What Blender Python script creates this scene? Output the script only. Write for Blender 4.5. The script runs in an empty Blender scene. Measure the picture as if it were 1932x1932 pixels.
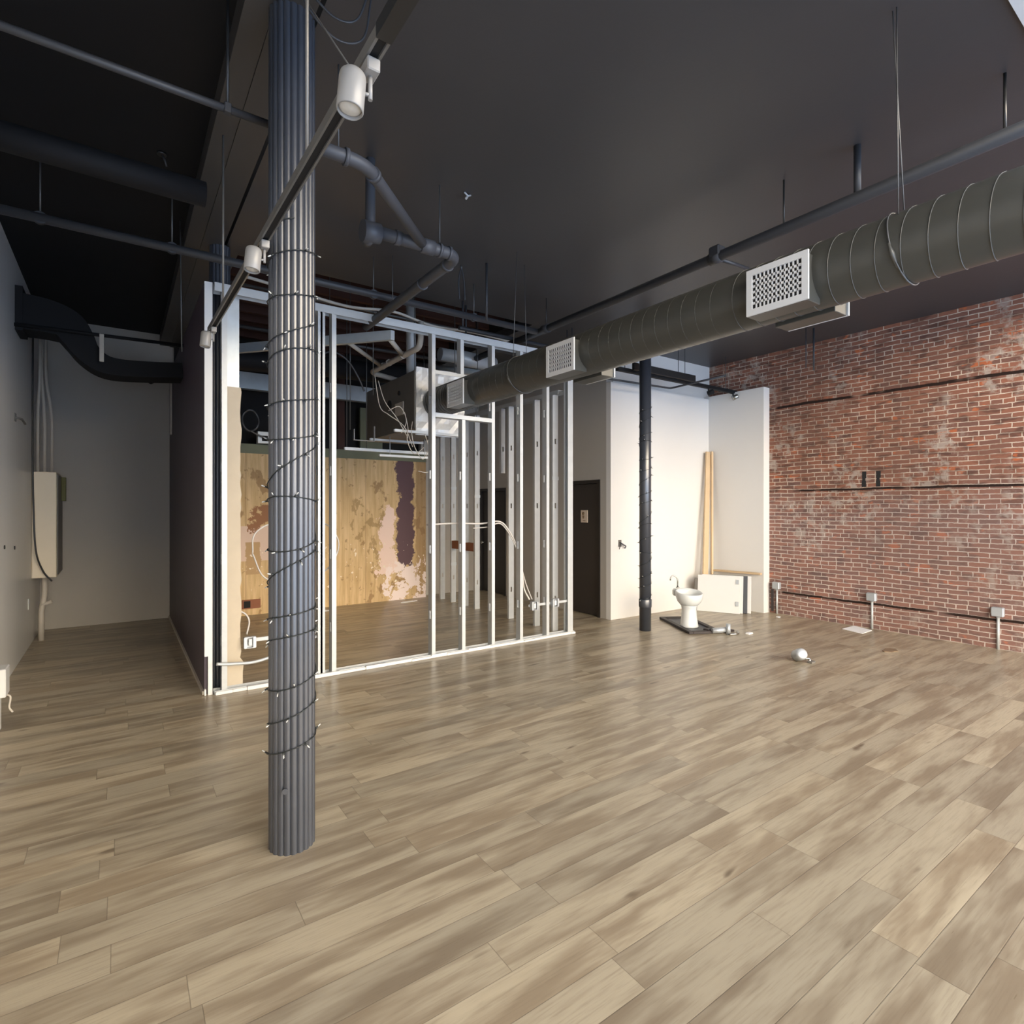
import bpy, math, random
from mathutils import Vector, Matrix

random.seed(7)
S = bpy.context.scene
COL = S.collection

# ------------------------------------------------------------------ camera
cd = bpy.data.cameras.new('camera')
cd.sensor_fit = 'HORIZONTAL'
cd.sensor_width = 36.0
cd.lens = 36.0 * 1051.0 / 1932.0
cd.shift_y = -9.0 / 1932.0
cd.clip_start = 0.05
cam = bpy.data.objects.new('camera', cd)
COL.objects.link(cam)
cam.location = (0, 0, 1.6)
cam.rotation_euler = (math.radians(90), 0, -math.radians(35.15))
S.camera = cam

# ------------------------------------------------------------------ world: daylight outside the open shop front
W = bpy.data.worlds.new('daylight')
S.world = W
W.use_nodes = True
wt = W.node_tree
for _n in list(wt.nodes):
    wt.nodes.remove(_n)
_tc = wt.nodes.new('ShaderNodeTexCoord')
_sp = wt.nodes.new('ShaderNodeSeparateXYZ')
_mr = wt.nodes.new('ShaderNodeMapRange')
_cr = wt.nodes.new('ShaderNodeValToRGB')
_bg = wt.nodes.new('ShaderNodeBackground')
_wo = wt.nodes.new('ShaderNodeOutputWorld')
wt.links.new(_tc.outputs['Generated'], _sp.inputs[0])
wt.links.new(_sp.outputs['Z'], _mr.inputs[0])
_mr.inputs[1].default_value = -1.0
_mr.inputs[2].default_value = 1.0
wt.links.new(_mr.outputs[0], _cr.inputs[0])
wt.links.new(_cr.outputs[0], _bg.inputs[0])
wt.links.new(_bg.outputs[0], _wo.inputs[0])
_e = _cr.color_ramp.elements
_e[0].position = 0.0
_e[0].color = (0.14, 0.175, 0.24, 1)
_e[1].position = 1.0
_e[1].color = (0.08, 0.10, 0.14, 1)
for p, c in ((0.50, (0.17, 0.22, 0.30, 1)), (0.530, (0.24, 0.30, 0.39, 1)), (0.550, (1.0, 0.82, 0.58, 1)),
             (0.66, (1.0, 0.86, 0.66, 1)), (0.71, (0.30, 0.33, 0.38, 1)), (0.80, (0.11, 0.13, 0.17, 1))):
    k = _e.new(p)
    k.color = c
_bg.inputs[1].default_value = 18.5

S.view_settings.view_transform = 'Standard'
S.view_settings.look = 'None'
S.view_settings.gamma = 1.0
S.view_settings.exposure = 0.06
S.view_settings.use_curve_mapping = False
S.cycles.use_denoising = True
S.cycles.max_bounces = 10
S.cycles.diffuse_bounces = 7
S.cycles.sample_clamp_indirect = 8.0


# ------------------------------------------------------------------ material helpers
class NT:
    def __init__(self, name):
        self.m = bpy.data.materials.new(name)
        self.m.use_nodes = True
        self.t = self.m.node_tree
        self.b = self.t.nodes['Principled BSDF']

    def n(self, typ, ins=None, **props):
        nd = self.t.nodes.new('ShaderNode' + typ)
        for k, v in props.items():
            setattr(nd, k, v)
        for k, v in (ins or {}).items():
            self.set(nd.inputs[k], v)
        return nd

    def set(self, sock, v):
        if isinstance(v, bpy.types.NodeSocket):
            self.t.links.new(v, sock)
        elif isinstance(v, bpy.types.Node):
            self.t.links.new(v.outputs[0], sock)
        elif isinstance(v, tuple) and len(v) == 3 and sock.type == 'RGBA':
            sock.default_value = (*v, 1)
        else:
            sock.default_value = v

    def math(self, op, a, b=0.0, c=None):
        nd = self.n('Math', operation=op)
        self.set(nd.inputs[0], a)
        self.set(nd.inputs[1], b)
        if c is not None:
            self.set(nd.inputs[2], c)
        return nd.outputs[0]

    def mix(self, f, a, b):
        nd = self.n('MixRGB')
        self.set(nd.inputs[0], f)
        self.set(nd.inputs[1], a)
        self.set(nd.inputs[2], b)
        return nd.outputs[0]

    def ramp(self, v, lo, hi):
        nd = self.n('MapRange', interpolation_type='SMOOTHSTEP')
        self.set(nd.inputs[0], v)
        nd.inputs[1].default_value = lo
        nd.inputs[2].default_value = hi
        return nd.outputs[0]

    def coord(self):
        return self.n('TexCoord').outputs['Object']

    def noise(self, vec, scale, detail=4.0, rough=0.55):
        nd = self.n('TexNoise', {'Scale': scale, 'Detail': detail, 'Roughness': rough})
        if vec is not None:
            self.set(nd.inputs['Vector'], vec)
        return nd.outputs[0]

    def mapv(self, vec, scale=(1, 1, 1), loc=(0, 0, 0)):
        nd = self.n('Mapping')
        self.set(nd.inputs[0], vec)
        nd.inputs['Scale'].default_value = scale
        nd.inputs['Location'].default_value = loc
        return nd.outputs[0]

    def bump(self, h, strength=0.3, dist=0.01):
        nd = self.n('Bump', {'Strength': strength, 'Distance': dist})
        self.set(nd.inputs['Height'], h)
        self.set(self.b.inputs['Normal'], nd.outputs[0])

    def out(self, color, rough=0.5, metal=0.0, spec=0.5):
        self.set(self.b.inputs['Base Color'], color)
        self.set(self.b.inputs['Roughness'], rough)
        self.b.inputs['Metallic'].default_value = metal
        self.b.inputs['Specular IOR Level'].default_value = spec
        return self.m


def paint(name, col, rough=0.5, metal=0.0, var=0.12, scale=3.0, spec=0.5, bump=0.0):
    k = NT(name)
    v = k.coord()
    f = k.noise(v, scale)
    c = k.mix(f, tuple(x * (1 - var) for x in col), tuple(min(1, x * (1 + var)) for x in col))
    if bump:
        k.bump(k.noise(v, scale * 40, 2), bump, 0.002)
    return k.out(c, rough, metal, spec)


def mat_floor():
    k = NT('vinyl_plank')
    v = k.coord()
    s = k.n('SeparateXYZ', {0: v})
    x, y = s.outputs[0], s.outputs[1]
    WID, LEN = 0.157, 1.16
    yr = k.math('DIVIDE', y, WID)
    row = k.math('FLOOR', yr)
    rn = k.n('TexWhiteNoise', noise_dimensions='1D')
    k.set(rn.inputs['W'], row)
    xo = k.math('ADD', k.math('DIVIDE', x, LEN), k.math('MULTIPLY', rn.outputs[0], 7.31))
    colm = k.math('FLOOR', xo)
    idv = k.n('CombineXYZ', {0: colm, 1: row})
    pn = k.n('TexWhiteNoise', noise_dimensions='2D', )
    k.set(pn.inputs['Vector'], idv)
    rnd = pn.outputs[0]
    rc = k.n('SeparateXYZ', {0: pn.outputs[1]})
    # grain coordinates shifted plank by plank
    gv = k.n('CombineXYZ', {0: k.math('ADD', x, k.math('MULTIPLY', rnd, 40.0)),
                            1: k.math('ADD', y, k.math('MULTIPLY', rc.outputs[1], 17.0)), 2: k.math('MULTIPLY', rc.outputs[2], 9.0)})
    broad = k.noise(k.mapv(gv, (0.9, 5.5, 1)), 1.6, 3, 0.6)
    fine = k.noise(k.mapv(gv, (3.0, 60.0, 1)), 2.0, 5, 0.65)
    knot = k.noise(k.mapv(gv, (2.6, 9.0, 1)), 1.1, 2, 0.5)
    c = k.mix(k.ramp(broad, 0.38, 0.66), (0.440, 0.378, 0.275), (0.270, 0.214, 0.148))
    tone = k.mix(rnd, (0.84, 0.84, 0.84), (1.12, 1.10, 1.06))
    mul = k.n('MixRGB', blend_type='MULTIPLY')
    mul.inputs[0].default_value = 1
    k.set(mul.inputs[1], c)
    k.set(mul.inputs[2], tone)
    c = k.mix(k.math('MULTIPLY', k.ramp(fine, 0.45, 0.75), 0.35), mul.outputs[0], (0.17, 0.125, 0.08))
    c = k.mix(k.math('MULTIPLY', k.ramp(knot, 0.70, 0.80), 0.75), c, (0.085, 0.055, 0.032))
    # seams
    fy = k.math('FRACT', yr)
    fx = k.math('FRACT', xo)
    ey = k.math('MINIMUM', fy, k.math('SUBTRACT', 1.0, fy))
    ex = k.math('MINIMUM', fx, k.math('SUBTRACT', 1.0, fx))
    seam = k.math('MINIMUM', k.math('MULTIPLY', ey, WID), k.math('MULTIPLY', ex, LEN))
    sm = k.ramp(seam, 0.0007, 0.0022)
    c = k.mix(sm, k.mix(0.5, c, (0.10, 0.075, 0.05)), c)
    r = k.math('ADD', 0.22, k.math('MULTIPLY', fine, 0.18))
    k.bump(k.math('ADD', k.math('MULTIPLY', sm, 1.0), k.math('MULTIPLY', fine, 0.12)), 0.25, 0.002)
    return k.out(c, r, 0.0, 0.45)


def mat_brick():
    k = NT('old_brick')
    v = k.coord()
    wob = k.n('TexNoise', {'Scale': 2.2, 'Detail': 3.0})
    k.set(wob.inputs['Vector'], v)
    s = k.n('SeparateXYZ', {0: v})
    y, z = s.outputs[1], s.outputs[2]
    ws = k.n('SeparateXYZ', {0: wob.outputs[1]})
    fw = k.n('TexNoise', {'Scale': 26.0, 'Detail': 2.0})
    k.set(fw.inputs['Vector'], v)
    fs = k.n('SeparateXYZ', {0: fw.outputs[1]})
    yy = k.math('ADD', y, k.math('MULTIPLY', k.math('SUBTRACT', fs.outputs[0], 0.5), 0.012))
    zz = k.math('ADD', z, k.math('ADD', k.math('MULTIPLY', k.math('SUBTRACT', ws.outputs[2], 0.5), 0.035),
                                 k.math('MULTIPLY', k.math('SUBTRACT', fs.outputs[2], 0.5), 0.010)))
    uv = k.n('CombineXYZ', {0: yy, 1: zz})
    br = k.n('TexBrick', offset=0.5, offset_frequency=2, squash=0.55, squash_frequency=7)
    k.set(br.inputs['Vector'], uv)
    for nm, val in (('Scale', 1.0), ('Mortar Size', 0.0055), ('Mortar Smooth', 0.25), ('Bias', -0.1), ('Brick Width', 0.196), ('Row Height', 0.0565)):
        br.inputs[nm].default_value = val
    br.inputs['Color1'].default_value = (0.265, 0.112, 0.072, 1)
    br.inputs['Color2'].default_value = (0.150, 0.080, 0.064, 1)
    br.inputs['Mortar'].default_value = (0.56, 0.46, 0.37, 1)
    c = br.outputs[0]
    mort = br.outputs[1]
    big = k.noise(v, 0.9, 5, 0.6)
    mid = k.noise(v, 7.0, 4, 0.65)
    blotch = k.noise(k.mapv(v, (1, 4.2, 13.0)), 1.0, 2, 0.5)
    orange = k.noise(k.mapv(v, (1, 3.1, 7.5), (3, 1, 8)), 1.0, 3, 0.6)
    c = k.mix(k.math('MULTIPLY', k.ramp(blotch, 0.52, 0.66), 0.6), c, (0.055, 0.030, 0.024))
    c = k.mix(k.math('MULTIPLY', k.math('MULTIPLY', k.ramp(orange, 0.615, 0.66), k.math('SUBTRACT', 1.0, mort)), 0.75), c, (0.46, 0.125, 0.045))
    # pale lime bloom in patches
    bloom = k.math('MULTIPLY', k.ramp(mid, 0.48, 0.62), k.ramp(big, 0.49, 0.60))
    c = k.mix(k.math('MULTIPLY', bloom, 0.75), c, (0.42, 0.36, 0.31))
    low = k.math('SUBTRACT', 1.0, k.ramp(k.math('ADD', zz, k.math('MULTIPLY', k.math('SUBTRACT', big, 0.5), 1.2)), 1.55, 2.0))  # light on the lower wall painted in: paler mortar, purple-grey brick
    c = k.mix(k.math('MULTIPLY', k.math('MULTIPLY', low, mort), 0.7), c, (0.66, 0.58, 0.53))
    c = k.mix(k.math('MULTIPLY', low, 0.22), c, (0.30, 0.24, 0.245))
    thin = k.noise(v, 3.4, 5, 0.7)
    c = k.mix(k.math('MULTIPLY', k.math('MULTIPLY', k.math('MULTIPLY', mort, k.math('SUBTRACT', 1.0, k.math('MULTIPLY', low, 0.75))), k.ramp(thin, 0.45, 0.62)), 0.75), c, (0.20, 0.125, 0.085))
    grime = k.ramp(k.noise(v, 0.55, 3, 0.5), 0.40, 0.65)
    c = k.mix(k.math('MULTIPLY', grime, 0.28), c, (0.10, 0.062, 0.045))
    # old timber nailing strips let into three courses
    for zc, hw in ((3.10, 0.020), (1.845, 0.015), (0.325, 0.016)):
        dz = k.math('ABSOLUTE', k.math('SUBTRACT', zz, zc))
        ln = k.math('SUBTRACT', 1.0, k.ramp(dz, hw * 0.7, hw * 1.2))
        nn = k.ramp(k.noise(k.mapv(v, (1, 1.3, 0.2), (0, zc * 7, 0)), 1.0, 3, 0.6), 0.36, 0.46)
        c = k.mix(k.math('MULTIPLY', ln, nn), c, (0.022, 0.012, 0.009))
    k.bump(k.math('SUBTRACT', k.math('MULTIPLY', mid, 0.35), mort), 0.55, 0.012)
    return k.out(c, 0.85, 0.0, 0.2)


def mat_plywood():
    # bare sheathing board with torn drywall paper and a strip of purple paint left on it
    k = NT('torn_sheathing')
    v = k.coord()
    s = k.n('SeparateXYZ', {0: v})
    x, z = s.outputs[0], s.outputs[2]
    grain = k.noise(k.mapv(v, (9, 1, 0.7)), 2.0, 5, 0.6)
    c = k.mix(k.ramp(grain, 0.3, 0.7), (0.68, 0.50, 0.285), (0.50, 0.345, 0.17))
    n1 = k.noise(k.mapv(v, (2.2, 1, 1.2)), 1.5, 4, 0.6)
    c = k.mix(k.math('MULTIPLY', k.ramp(n1, 0.585, 0.62), 0.75), c, (0.30, 0.185, 0.09))
    n2 = k.noise(k.mapv(v, (1, 1, 1), (5, 2, 1)), 9.0, 3, 0.6)
    c = k.mix(k.math('MULTIPLY', k.ramp(n2, 0.615, 0.65), 0.6), c, (0.25, 0.16, 0.08))
    jn = k.math('ABSOLUTE', k.math('SUBTRACT', k.math('FRACT', k.math('MULTIPLY', x, 1.64)), 0.5))
    c = k.mix(k.math('SUBTRACT', 1.0, k.ramp(jn, 0.003, 0.006)), c, (0.22, 0.14, 0.07))
    n3 = k.noise(k.mapv(v, (1, 1, 0.8), (2, 0, 4)), 3.2, 6, 0.7)
    nz = k.math('MULTIPLY', k.math('SUBTRACT', n3, 0.5), 1.0)
    xw = k.math('ADD', x, nz)
    zw = k.math('ADD', z, k.math('MULTIPLY', nz, 0.9))
    # torn pale paper: band left of the purple paint and the low right corner, plus a patch on the far left
    def band(a, lo, hi, soft=0.012):
        return k.math('MULTIPLY', k.ramp(a, lo - soft, lo + soft), k.math('SUBTRACT', 1.0, k.ramp(a, hi - soft, hi + soft)))
    PX = 0.0
    purple = k.math('MULTIPLY', band(k.math('ADD', x, k.math('MULTIPLY', nz, 0.5)), 3.92, 4.22), k.ramp(k.math('ADD', z, k.math('MULTIPLY', nz, 1.2)), 0.50, 0.52))
    c = k.mix(purple, c, (0.125, 0.078, 0.088))
    c = k.mix(k.math('MULTIPLY', k.ramp(k.math('ADD', x, k.math('MULTIPLY', nz, 0.15)), 4.26, 4.28), 0.6), c, (0.30, 0.18, 0.09))
    pink = k.math('MULTIPLY', band(xw, 3.60, 3.86), band(zw, 0.45, 1.55))
    c = k.mix(pink, c, (0.80, 0.62, 0.54))
    low = k.math('MULTIPLY', band(xw, 3.72, 4.5), k.math('SUBTRACT', 1.0, k.ramp(zw, 0.60, 0.62)))
    n4 = k.ramp(k.noise(k.mapv(v, (1, 1, 1), (8, 0, 2)), 4.5, 5, 0.7), 0.47, 0.49)
    c = k.mix(k.math('MULTIPLY', low, n4), c, (0.82, 0.70, 0.66))
    sq = k.math('MULTIPLY', band(x, 0.7, 1.86, 0.004), band(z, 0.80, 1.32, 0.004))
    c = k.mix(sq, c, (0.68, 0.52, 0.42))
    sq2 = k.math('MULTIPLY', band(k.math('ADD', x, k.math('MULTIPLY', nz, 0.2)), 1.52, 1.72, 0.004), band(z, 0.6, 1.08, 0.004))
    c = k.mix(sq2, c, (0.46, 0.31, 0.165))
    n5 = k.noise(k.mapv(v, (1.5, 1, 0.9), (11, 0, 5)), 2.2, 4, 0.6)
    dia = k.math('MULTIPLY', k.math('MULTIPLY', band(xw, 3.15, 3.62), band(zw, .5, 1.75)), k.ramp(n5, 0.545, 0.57))
    c = k.mix(k.math('MULTIPLY', dia, 0.7), c, (0.33, 0.22, 0.10))
    br = k.math('MULTIPLY', band(xw, 1.62, 1.95), band(zw, 1.32, 1.60))
    c = k.mix(br, c, (0.30, 0.15, 0.08))
    pin = k.noise(v, 14.0, 1, 0.4)
    c = k.mix(k.math('MULTIPLY', k.ramp(pin, 0.68, 0.70), band(z, 0.3, 1.0)), c, (0.80, 0.70, 0.56))
    return k.out(c, 0.8, 0.0, 0.2)


M = {}
M['floor'] = mat_floor()
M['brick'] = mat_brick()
M['ply'] = mat_plywood()
M['ceil'] = paint('charcoal_ceiling_paint', (0.047, 0.046, 0.049), 0.42, var=0.10, scale=1.2, bump=0.15)
M['beam'] = paint('charcoal_beam_paint', (0.045, 0.042, 0.040), 0.5, var=0.15)
M['black'] = paint('black_shade_paint', (0.009, 0.009, 0.010), 0.7, spec=0.25)
M['pipe'] = paint('dark_pipe_paint', (0.030, 0.032, 0.037), 0.5)
M['drain'] = paint('slate_pipe_paint', (0.062, 0.067, 0.080), 0.5)
M['duct'] = paint('olive_grey_duct_paint', (0.056, 0.055, 0.047), 0.34, var=0.06)
M['seam'] = paint('duct_seam_paint', (0.075, 0.073, 0.064), 0.34)  # lighter than the duct: light on the seam edges put into the colour
M['column'] = paint('dark_slate_column_paint', (0.034, 0.039, 0.051), 0.29, var=0.2, scale=9.0, spec=1.0)
M['white'] = paint('white_wall_paint', (0.68, 0.67, 0.65), 0.6, var=0.02)
M['trimwhite'] = paint('white_enamel', (0.64, 0.645, 0.64), 0.45, var=0.03)
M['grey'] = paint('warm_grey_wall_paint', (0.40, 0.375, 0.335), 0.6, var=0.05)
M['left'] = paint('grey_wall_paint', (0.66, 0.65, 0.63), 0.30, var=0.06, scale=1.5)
M['purple'] = paint('aubergine_wall_paint', (0.062, 0.046, 0.062), 0.5, var=0.2, scale=2.0)
M['galv'] = paint('galvanized_steel', (0.47, 0.49, 0.50), 0.40, 0.2, var=0.10, scale=14.0)
M['galvdk'] = paint('galvanized_duct_steel', (0.50, 0.54, 0.56), 0.40, 0.5, var=0.2, scale=6.0)
M['dkmetal'] = paint('dark_shade_paint', (0.15, 0.14, 0.125), 0.5, 0.1, var=0.2, scale=5.0)
M['foil'] = paint('crumpled_foil_insulation', (0.72, 0.71, 0.68), 0.4, 0.2, var=0.3, scale=12.0)
M['pvc'] = paint('dusty_pvc', (0.50, 0.46, 0.40), 0.5, var=0.15, scale=8.0)
M['joist'] = paint('reddish_brown_timber', (0.060, 0.022, 0.014), 0.7, var=0.35, scale=4.0)
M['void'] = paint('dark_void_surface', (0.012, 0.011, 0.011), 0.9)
M['rail'] = paint('black_track_aluminium', (0.02, 0.02, 0.02), 0.35)
M['raillip'] = paint('worn_track_edge', (0.16, 0.155, 0.145), 0.4, 0.3)
M['lampw'] = paint('lamp_white_enamel', (0.27, 0.26, 0.245), 0.35, var=0.03)
M['lens'] = paint('frosted_lens', (0.55, 0.53, 0.48), 0.2, var=0.15, scale=60.0)
M['wire'] = paint('dark_green_wire', (0.012, 0.016, 0.016), 0.45)
M['bulb'] = paint('clear_bulb_plastic', (0.55, 0.55, 0.52), 0.2, spec=0.8)
M['socket'] = paint('bulb_socket', (0.018, 0.022, 0.022), 0.5)
M['hanger'] = paint('thin_steel_wire', (0.10, 0.10, 0.10), 0.4, 0.4)
M['door'] = paint('dark_brown_door_paint', (0.020, 0.017, 0.017), 0.45, var=0.1)
M['frame'] = paint('dark_door_frame_paint', (0.012, 0.010, 0.010), 0.45)
M['porcelain'] = paint('white_porcelain', (0.62, 0.64, 0.64), 0.18, var=0.02, spec=0.6)
M['chrome'] = paint('dull_chrome', (0.40, 0.40, 0.38), 0.25, 0.9)
M['pine'] = paint('pale_pine', (0.56, 0.41, 0.25), 0.6, var=0.15, scale=4.0)
M['rust'] = paint('reddish_block_timber', (0.24, 0.085, 0.04), 0.7, var=0.2)
M['dkwood'] = paint('dark_board', (0.030, 0.024, 0.024), 0.6, var=0.3)
M['paper'] = paint('white_paper', (0.85, 0.86, 0.87), 0.7, var=0.01)
M['panel'] = paint('beige_cabinet_enamel', (0.74, 0.65, 0.50), 0.4, var=0.05)
M['gyp'] = paint('drywall_back_paper', (0.50, 0.43, 0.33), 0.8, var=0.12, scale=5.0)
M['cable'] = paint('pale_cable_jacket', (0.50, 0.47, 0.44), 0.5)
M['steelbox'] = paint('steel_outlet_box', (0.46, 0.49, 0.52), 0.35, 0.4)
M['sign'] = paint('cream_sign_plate', (0.60, 0.50, 0.40), 0.5, var=0.1)
M['signmark'] = paint('brown_sign_marking', (0.22, 0.15, 0.09), 0.5)
M['green'] = paint('greenish_board', (0.17, 0.18, 0.12), 0.8, var=0.25)
M['olive'] = paint('olive_tag', (0.12, 0.12, 0.03), 0.6)


# ------------------------------------------------------------------ mesh helpers
WORLD = {}


class MB:
    def __init__(self):
        self.v = []
        self.f = []
        self.s = []

    def add(self, vs, fs, smooth=False):
        o = len(self.v)
        self.v += [Vector(p) for p in vs]
        for q in fs:
            self.f.append(tuple(i + o for i in q))
            self.s.append(smooth)
        return self

    def box(self, x0, x1, y0, y1, z0, z1, mat=None):
        vs = [(x, y, z) for z in (z0, z1) for y in (y0, y1) for x in (x0, x1)]
        if mat is not None:
            vs = [mat @ Vector(p) for p in vs]
        return self.add(vs, [(0, 2, 3, 1), (4, 5, 7, 6), (0, 1, 5, 4), (2, 6, 7, 3), (0, 4, 6, 2), (1, 3, 7, 5)])

    def cbox(self, x0, x1, y0, y1, z0, z1, c=0.004, mat=None):
        # box with chamfered edges: 24 corner points
        vs, idx = [], {}
        X, Y, Z = (x0, x1), (y0, y1), (z0, z1)
        for i in (0, 1):
            for j in (0, 1):
                for k in (0, 1):
                    sx, sy, sz = (c if i == 0 else -c), (c if j == 0 else -c), (c if k == 0 else -c)
                    for a, p in enumerate(((X[i], Y[j] + sy, Z[k] + sz), (X[i] + sx, Y[j], Z[k] + sz), (X[i] + sx, Y[j] + sy, Z[k]))):
                        idx[(i, j, k, a)] = len(vs)
                        vs.append(p)
        g = lambda *t: idx[t]
        fs = []
        for i in (0, 1):
            q = [g(i, 0, 0, 0), g(i, 1, 0, 0), g(i, 1, 1, 0), g(i, 0, 1, 0)]
            fs.append(q if i else q[::-1])
            q = [g(0, i, 0, 1), g(0, i, 1, 1), g(1, i, 1, 1), g(1, i, 0, 1)]
            fs.append(q if i else q[::-1])
            q = [g(0, 0, i, 2), g(1, 0, i, 2), g(1, 1, i, 2), g(0, 1, i, 2)]
            fs.append(q if i else q[::-1])
        for a in (0, 1):
            for b in (0, 1):
                fs.append((g(0, a, b, 1), g(1, a, b, 1), g(1, a, b, 2), g(0, a, b, 2)))
                fs.append((g(a, 0, b, 0), g(a, 1, b, 0), g(a, 1, b, 2), g(a, 0, b, 2)))
                fs.append((g(a, b, 0, 0), g(a, b, 1, 0), g(a, b, 1, 1), g(a, b, 0, 1)))
        for i in (0, 1):
            for j in (0, 1):
                for k in (0, 1):
                    fs.append((g(i, j, k, 0), g(i, j, k, 1), g(i, j, k, 2)))
        if mat is not None:
            vs = [mat @ Vector(p) for p in vs]
        return self.add(vs, fs)

    def tube(self, pts, r, seg=10, closed=False, caps=True, smooth=True):
        pts = [Vector(p) for p in pts]
        n = len(pts)
        rr = r if isinstance(r, (list, tuple)) else [r] * n
        tang = []
        for i in range(n):
            a = pts[i - 1] if (i > 0 or closed) else pts[i]
            b = pts[(i + 1) % n] if (i < n - 1 or closed) else pts[i]
            t = (b - a)
            tang.append(t.normalized() if t.length > 1e-9 else Vector((0, 0, 1)))
        up = Vector((0, 0, 1)) if abs(tang[0].z) < 0.9 else Vector((1, 0, 0))
        u = tang[0].cross(up).normalized()
        vs, fs = [], []
        for i in range(n):
            t = tang[i]
            u = (u - t * u.dot(t))
            u = u.normalized() if u.length > 1e-6 else t.orthogonal().normalized()
            w = t.cross(u)
            for k in range(seg):
                a = 2 * math.pi * k / seg
                vs.append(pts[i] + (u * math.cos(a) + w * math.sin(a)) * rr[i])
        m = n if closed else n - 1
        for i in range(m):
            j = (i + 1) % n
            for k in range(seg):
                l = (k + 1) % seg
                fs.append((i * seg + k, i * seg + l, j * seg + l, j * seg + k))
        self.add(vs, fs, smooth)
        if caps and not closed:
            o = len(self.v) - len(vs)
            self.f.append(tuple(o + k for k in range(seg))[::-1])
            self.s.append(False)
            self.f.append(tuple(o + (n - 1) * seg + k for k in range(seg)))
            self.s.append(False)
        return self

    def lathe(self, prof, c=(0, 0, 0), seg=32, sx=1.0, sy=1.0, mat=None, smooth=True):
        vs, fs = [], []
        for r, z in prof:
            for k in range(seg):
                a = 2 * math.pi * k / seg
                vs.append(Vector((c[0] + r * sx * math.cos(a), c[1] + r * sy * math.sin(a), c[2] + z)))
        for i in range(len(prof) - 1):
            for k in range(seg):
                l = (k + 1) % seg
                fs.append((i * seg + k, i * seg + l, (i + 1) * seg + l, (i + 1) * seg + k))
        fs.append(tuple(range(seg))[::-1])
        fs.append(tuple((len(prof) - 1) * seg + k for k in range(seg)))
        if mat is not None:
            vs = [mat @ p for p in vs]
        return self.add(vs, fs, smooth)

    def prism(self, poly, axis, a, b):
        # poly: 2D points in the two remaining axes (in xyz order)
        def p3(p, t):
            return {'x': (t, p[0], p[1]), 'y': (p[0], t, p[1]), 'z': (p[0], p[1], t)}[axis]
        n = len(poly)
        vs = [p3(p, a) for p in poly] + [p3(p, b) for p in poly]
        fs = [tuple(range(n))[::-1], tuple(range(n, 2 * n))]
        for i in range(n):
            j = (i + 1) % n
            fs.append((i, j, n + j, n + i))
        return self.add(vs, fs)

    def build(self, name, mat, parent=None, origin=None):
        lo = Vector((min(p.x for p in self.v), min(p.y for p in self.v), min(p.z for p in self.v)))
        hi = Vector((max(p.x for p in self.v), max(p.y for p in self.v), max(p.z for p in self.v)))
        org = Vector(origin) if origin is not None else Vector(((lo.x + hi.x) / 2, (lo.y + hi.y) / 2, lo.z))
        me = bpy.data.meshes.new(name)
        me.from_pydata([p - org for p in self.v], [], self.f)
        me.polygons.foreach_set('use_smooth', self.s)
        me.materials.append(M[mat] if isinstance(mat, str) else mat)
        me.update()
        import bmesh
        bm = bmesh.new()
        bm.from_mesh(me)
        bmesh.ops.recalc_face_normals(bm, faces=bm.faces)
        bm.to_mesh(me)
        bm.free()
        o = bpy.data.objects.new(name, me)
        COL.objects.link(o)
        WORLD[o] = org
        if parent is not None:
            o.parent = parent
            o.location = org - WORLD[parent]
        else:
            o.location = org
        return o


def tag(o, label, cat, group=None, kind=None):
    o['label'] = label
    o['category'] = cat
    if group:
        o['group'] = group
    if kind:
        o['kind'] = kind
    return o


def thing(name, loc, label, cat, group=None):
    o = bpy.data.objects.new(name, None)
    o.empty_display_size = 0.1
    COL.objects.link(o)
    o.location = loc
    WORLD[o] = Vector(loc)
    return tag(o, label, cat, group)


def struct(name, mb, mat, label=None, cat=None, origin=None):
    o = mb.build(name, mat, None, origin)
    o['kind'] = 'structure'
    if label:
        o['label'] = label
        o['category'] = cat
    return o


def arc(c, r, a0, a1, n, ax0, ax1):
    c, ax0, ax1 = Vector(c), Vector(ax0), Vector(ax1)
    return [c + (ax0 * math.cos(a0 + (a1 - a0) * i / n) + ax1 * math.sin(a0 + (a1 - a0) * i / n)) * r for i in range(n + 1)]


def bent(pts, rad, n=6):
    # polyline with rounded corners
    pts = [Vector(p) for p in pts]
    out = [pts[0]]
    for i in range(1, len(pts) - 1):
        a, b, c = pts[i - 1], pts[i], pts[i + 1]
        d0, d1 = (a - b), (c - b)
        r = min(rad, d0.length * 0.49, d1.length * 0.49)
        p0, p1 = b + d0.normalized() * r, b + d1.normalized() * r
        for k in range(n + 1):
            t = k / n
            out.append(p0 * (1 - t) ** 2 + b * 2 * t * (1 - t) + p1 * t ** 2)
    out.append(pts[-1])
    return out


def spline(pts, n=8):
    # Catmull-Rom through the points
    pts = [Vector(p) for p in pts]
    P = [pts[0] * 2 - pts[1]] + pts + [pts[-1] * 2 - pts[-2]]
    out = []
    for i in range(1, len(P) - 2):
        for k in range(n):
            t = k / n
            a, b, c, d = P[i - 1], P[i], P[i + 1], P[i + 2]
            out.append(0.5 * ((2 * b) + (c - a) * t + (2 * a - 5 * b + 4 * c - d) * t * t + (3 * b - a - 3 * c + d) * t ** 3))
    out.append(pts[-1])
    return out


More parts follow.
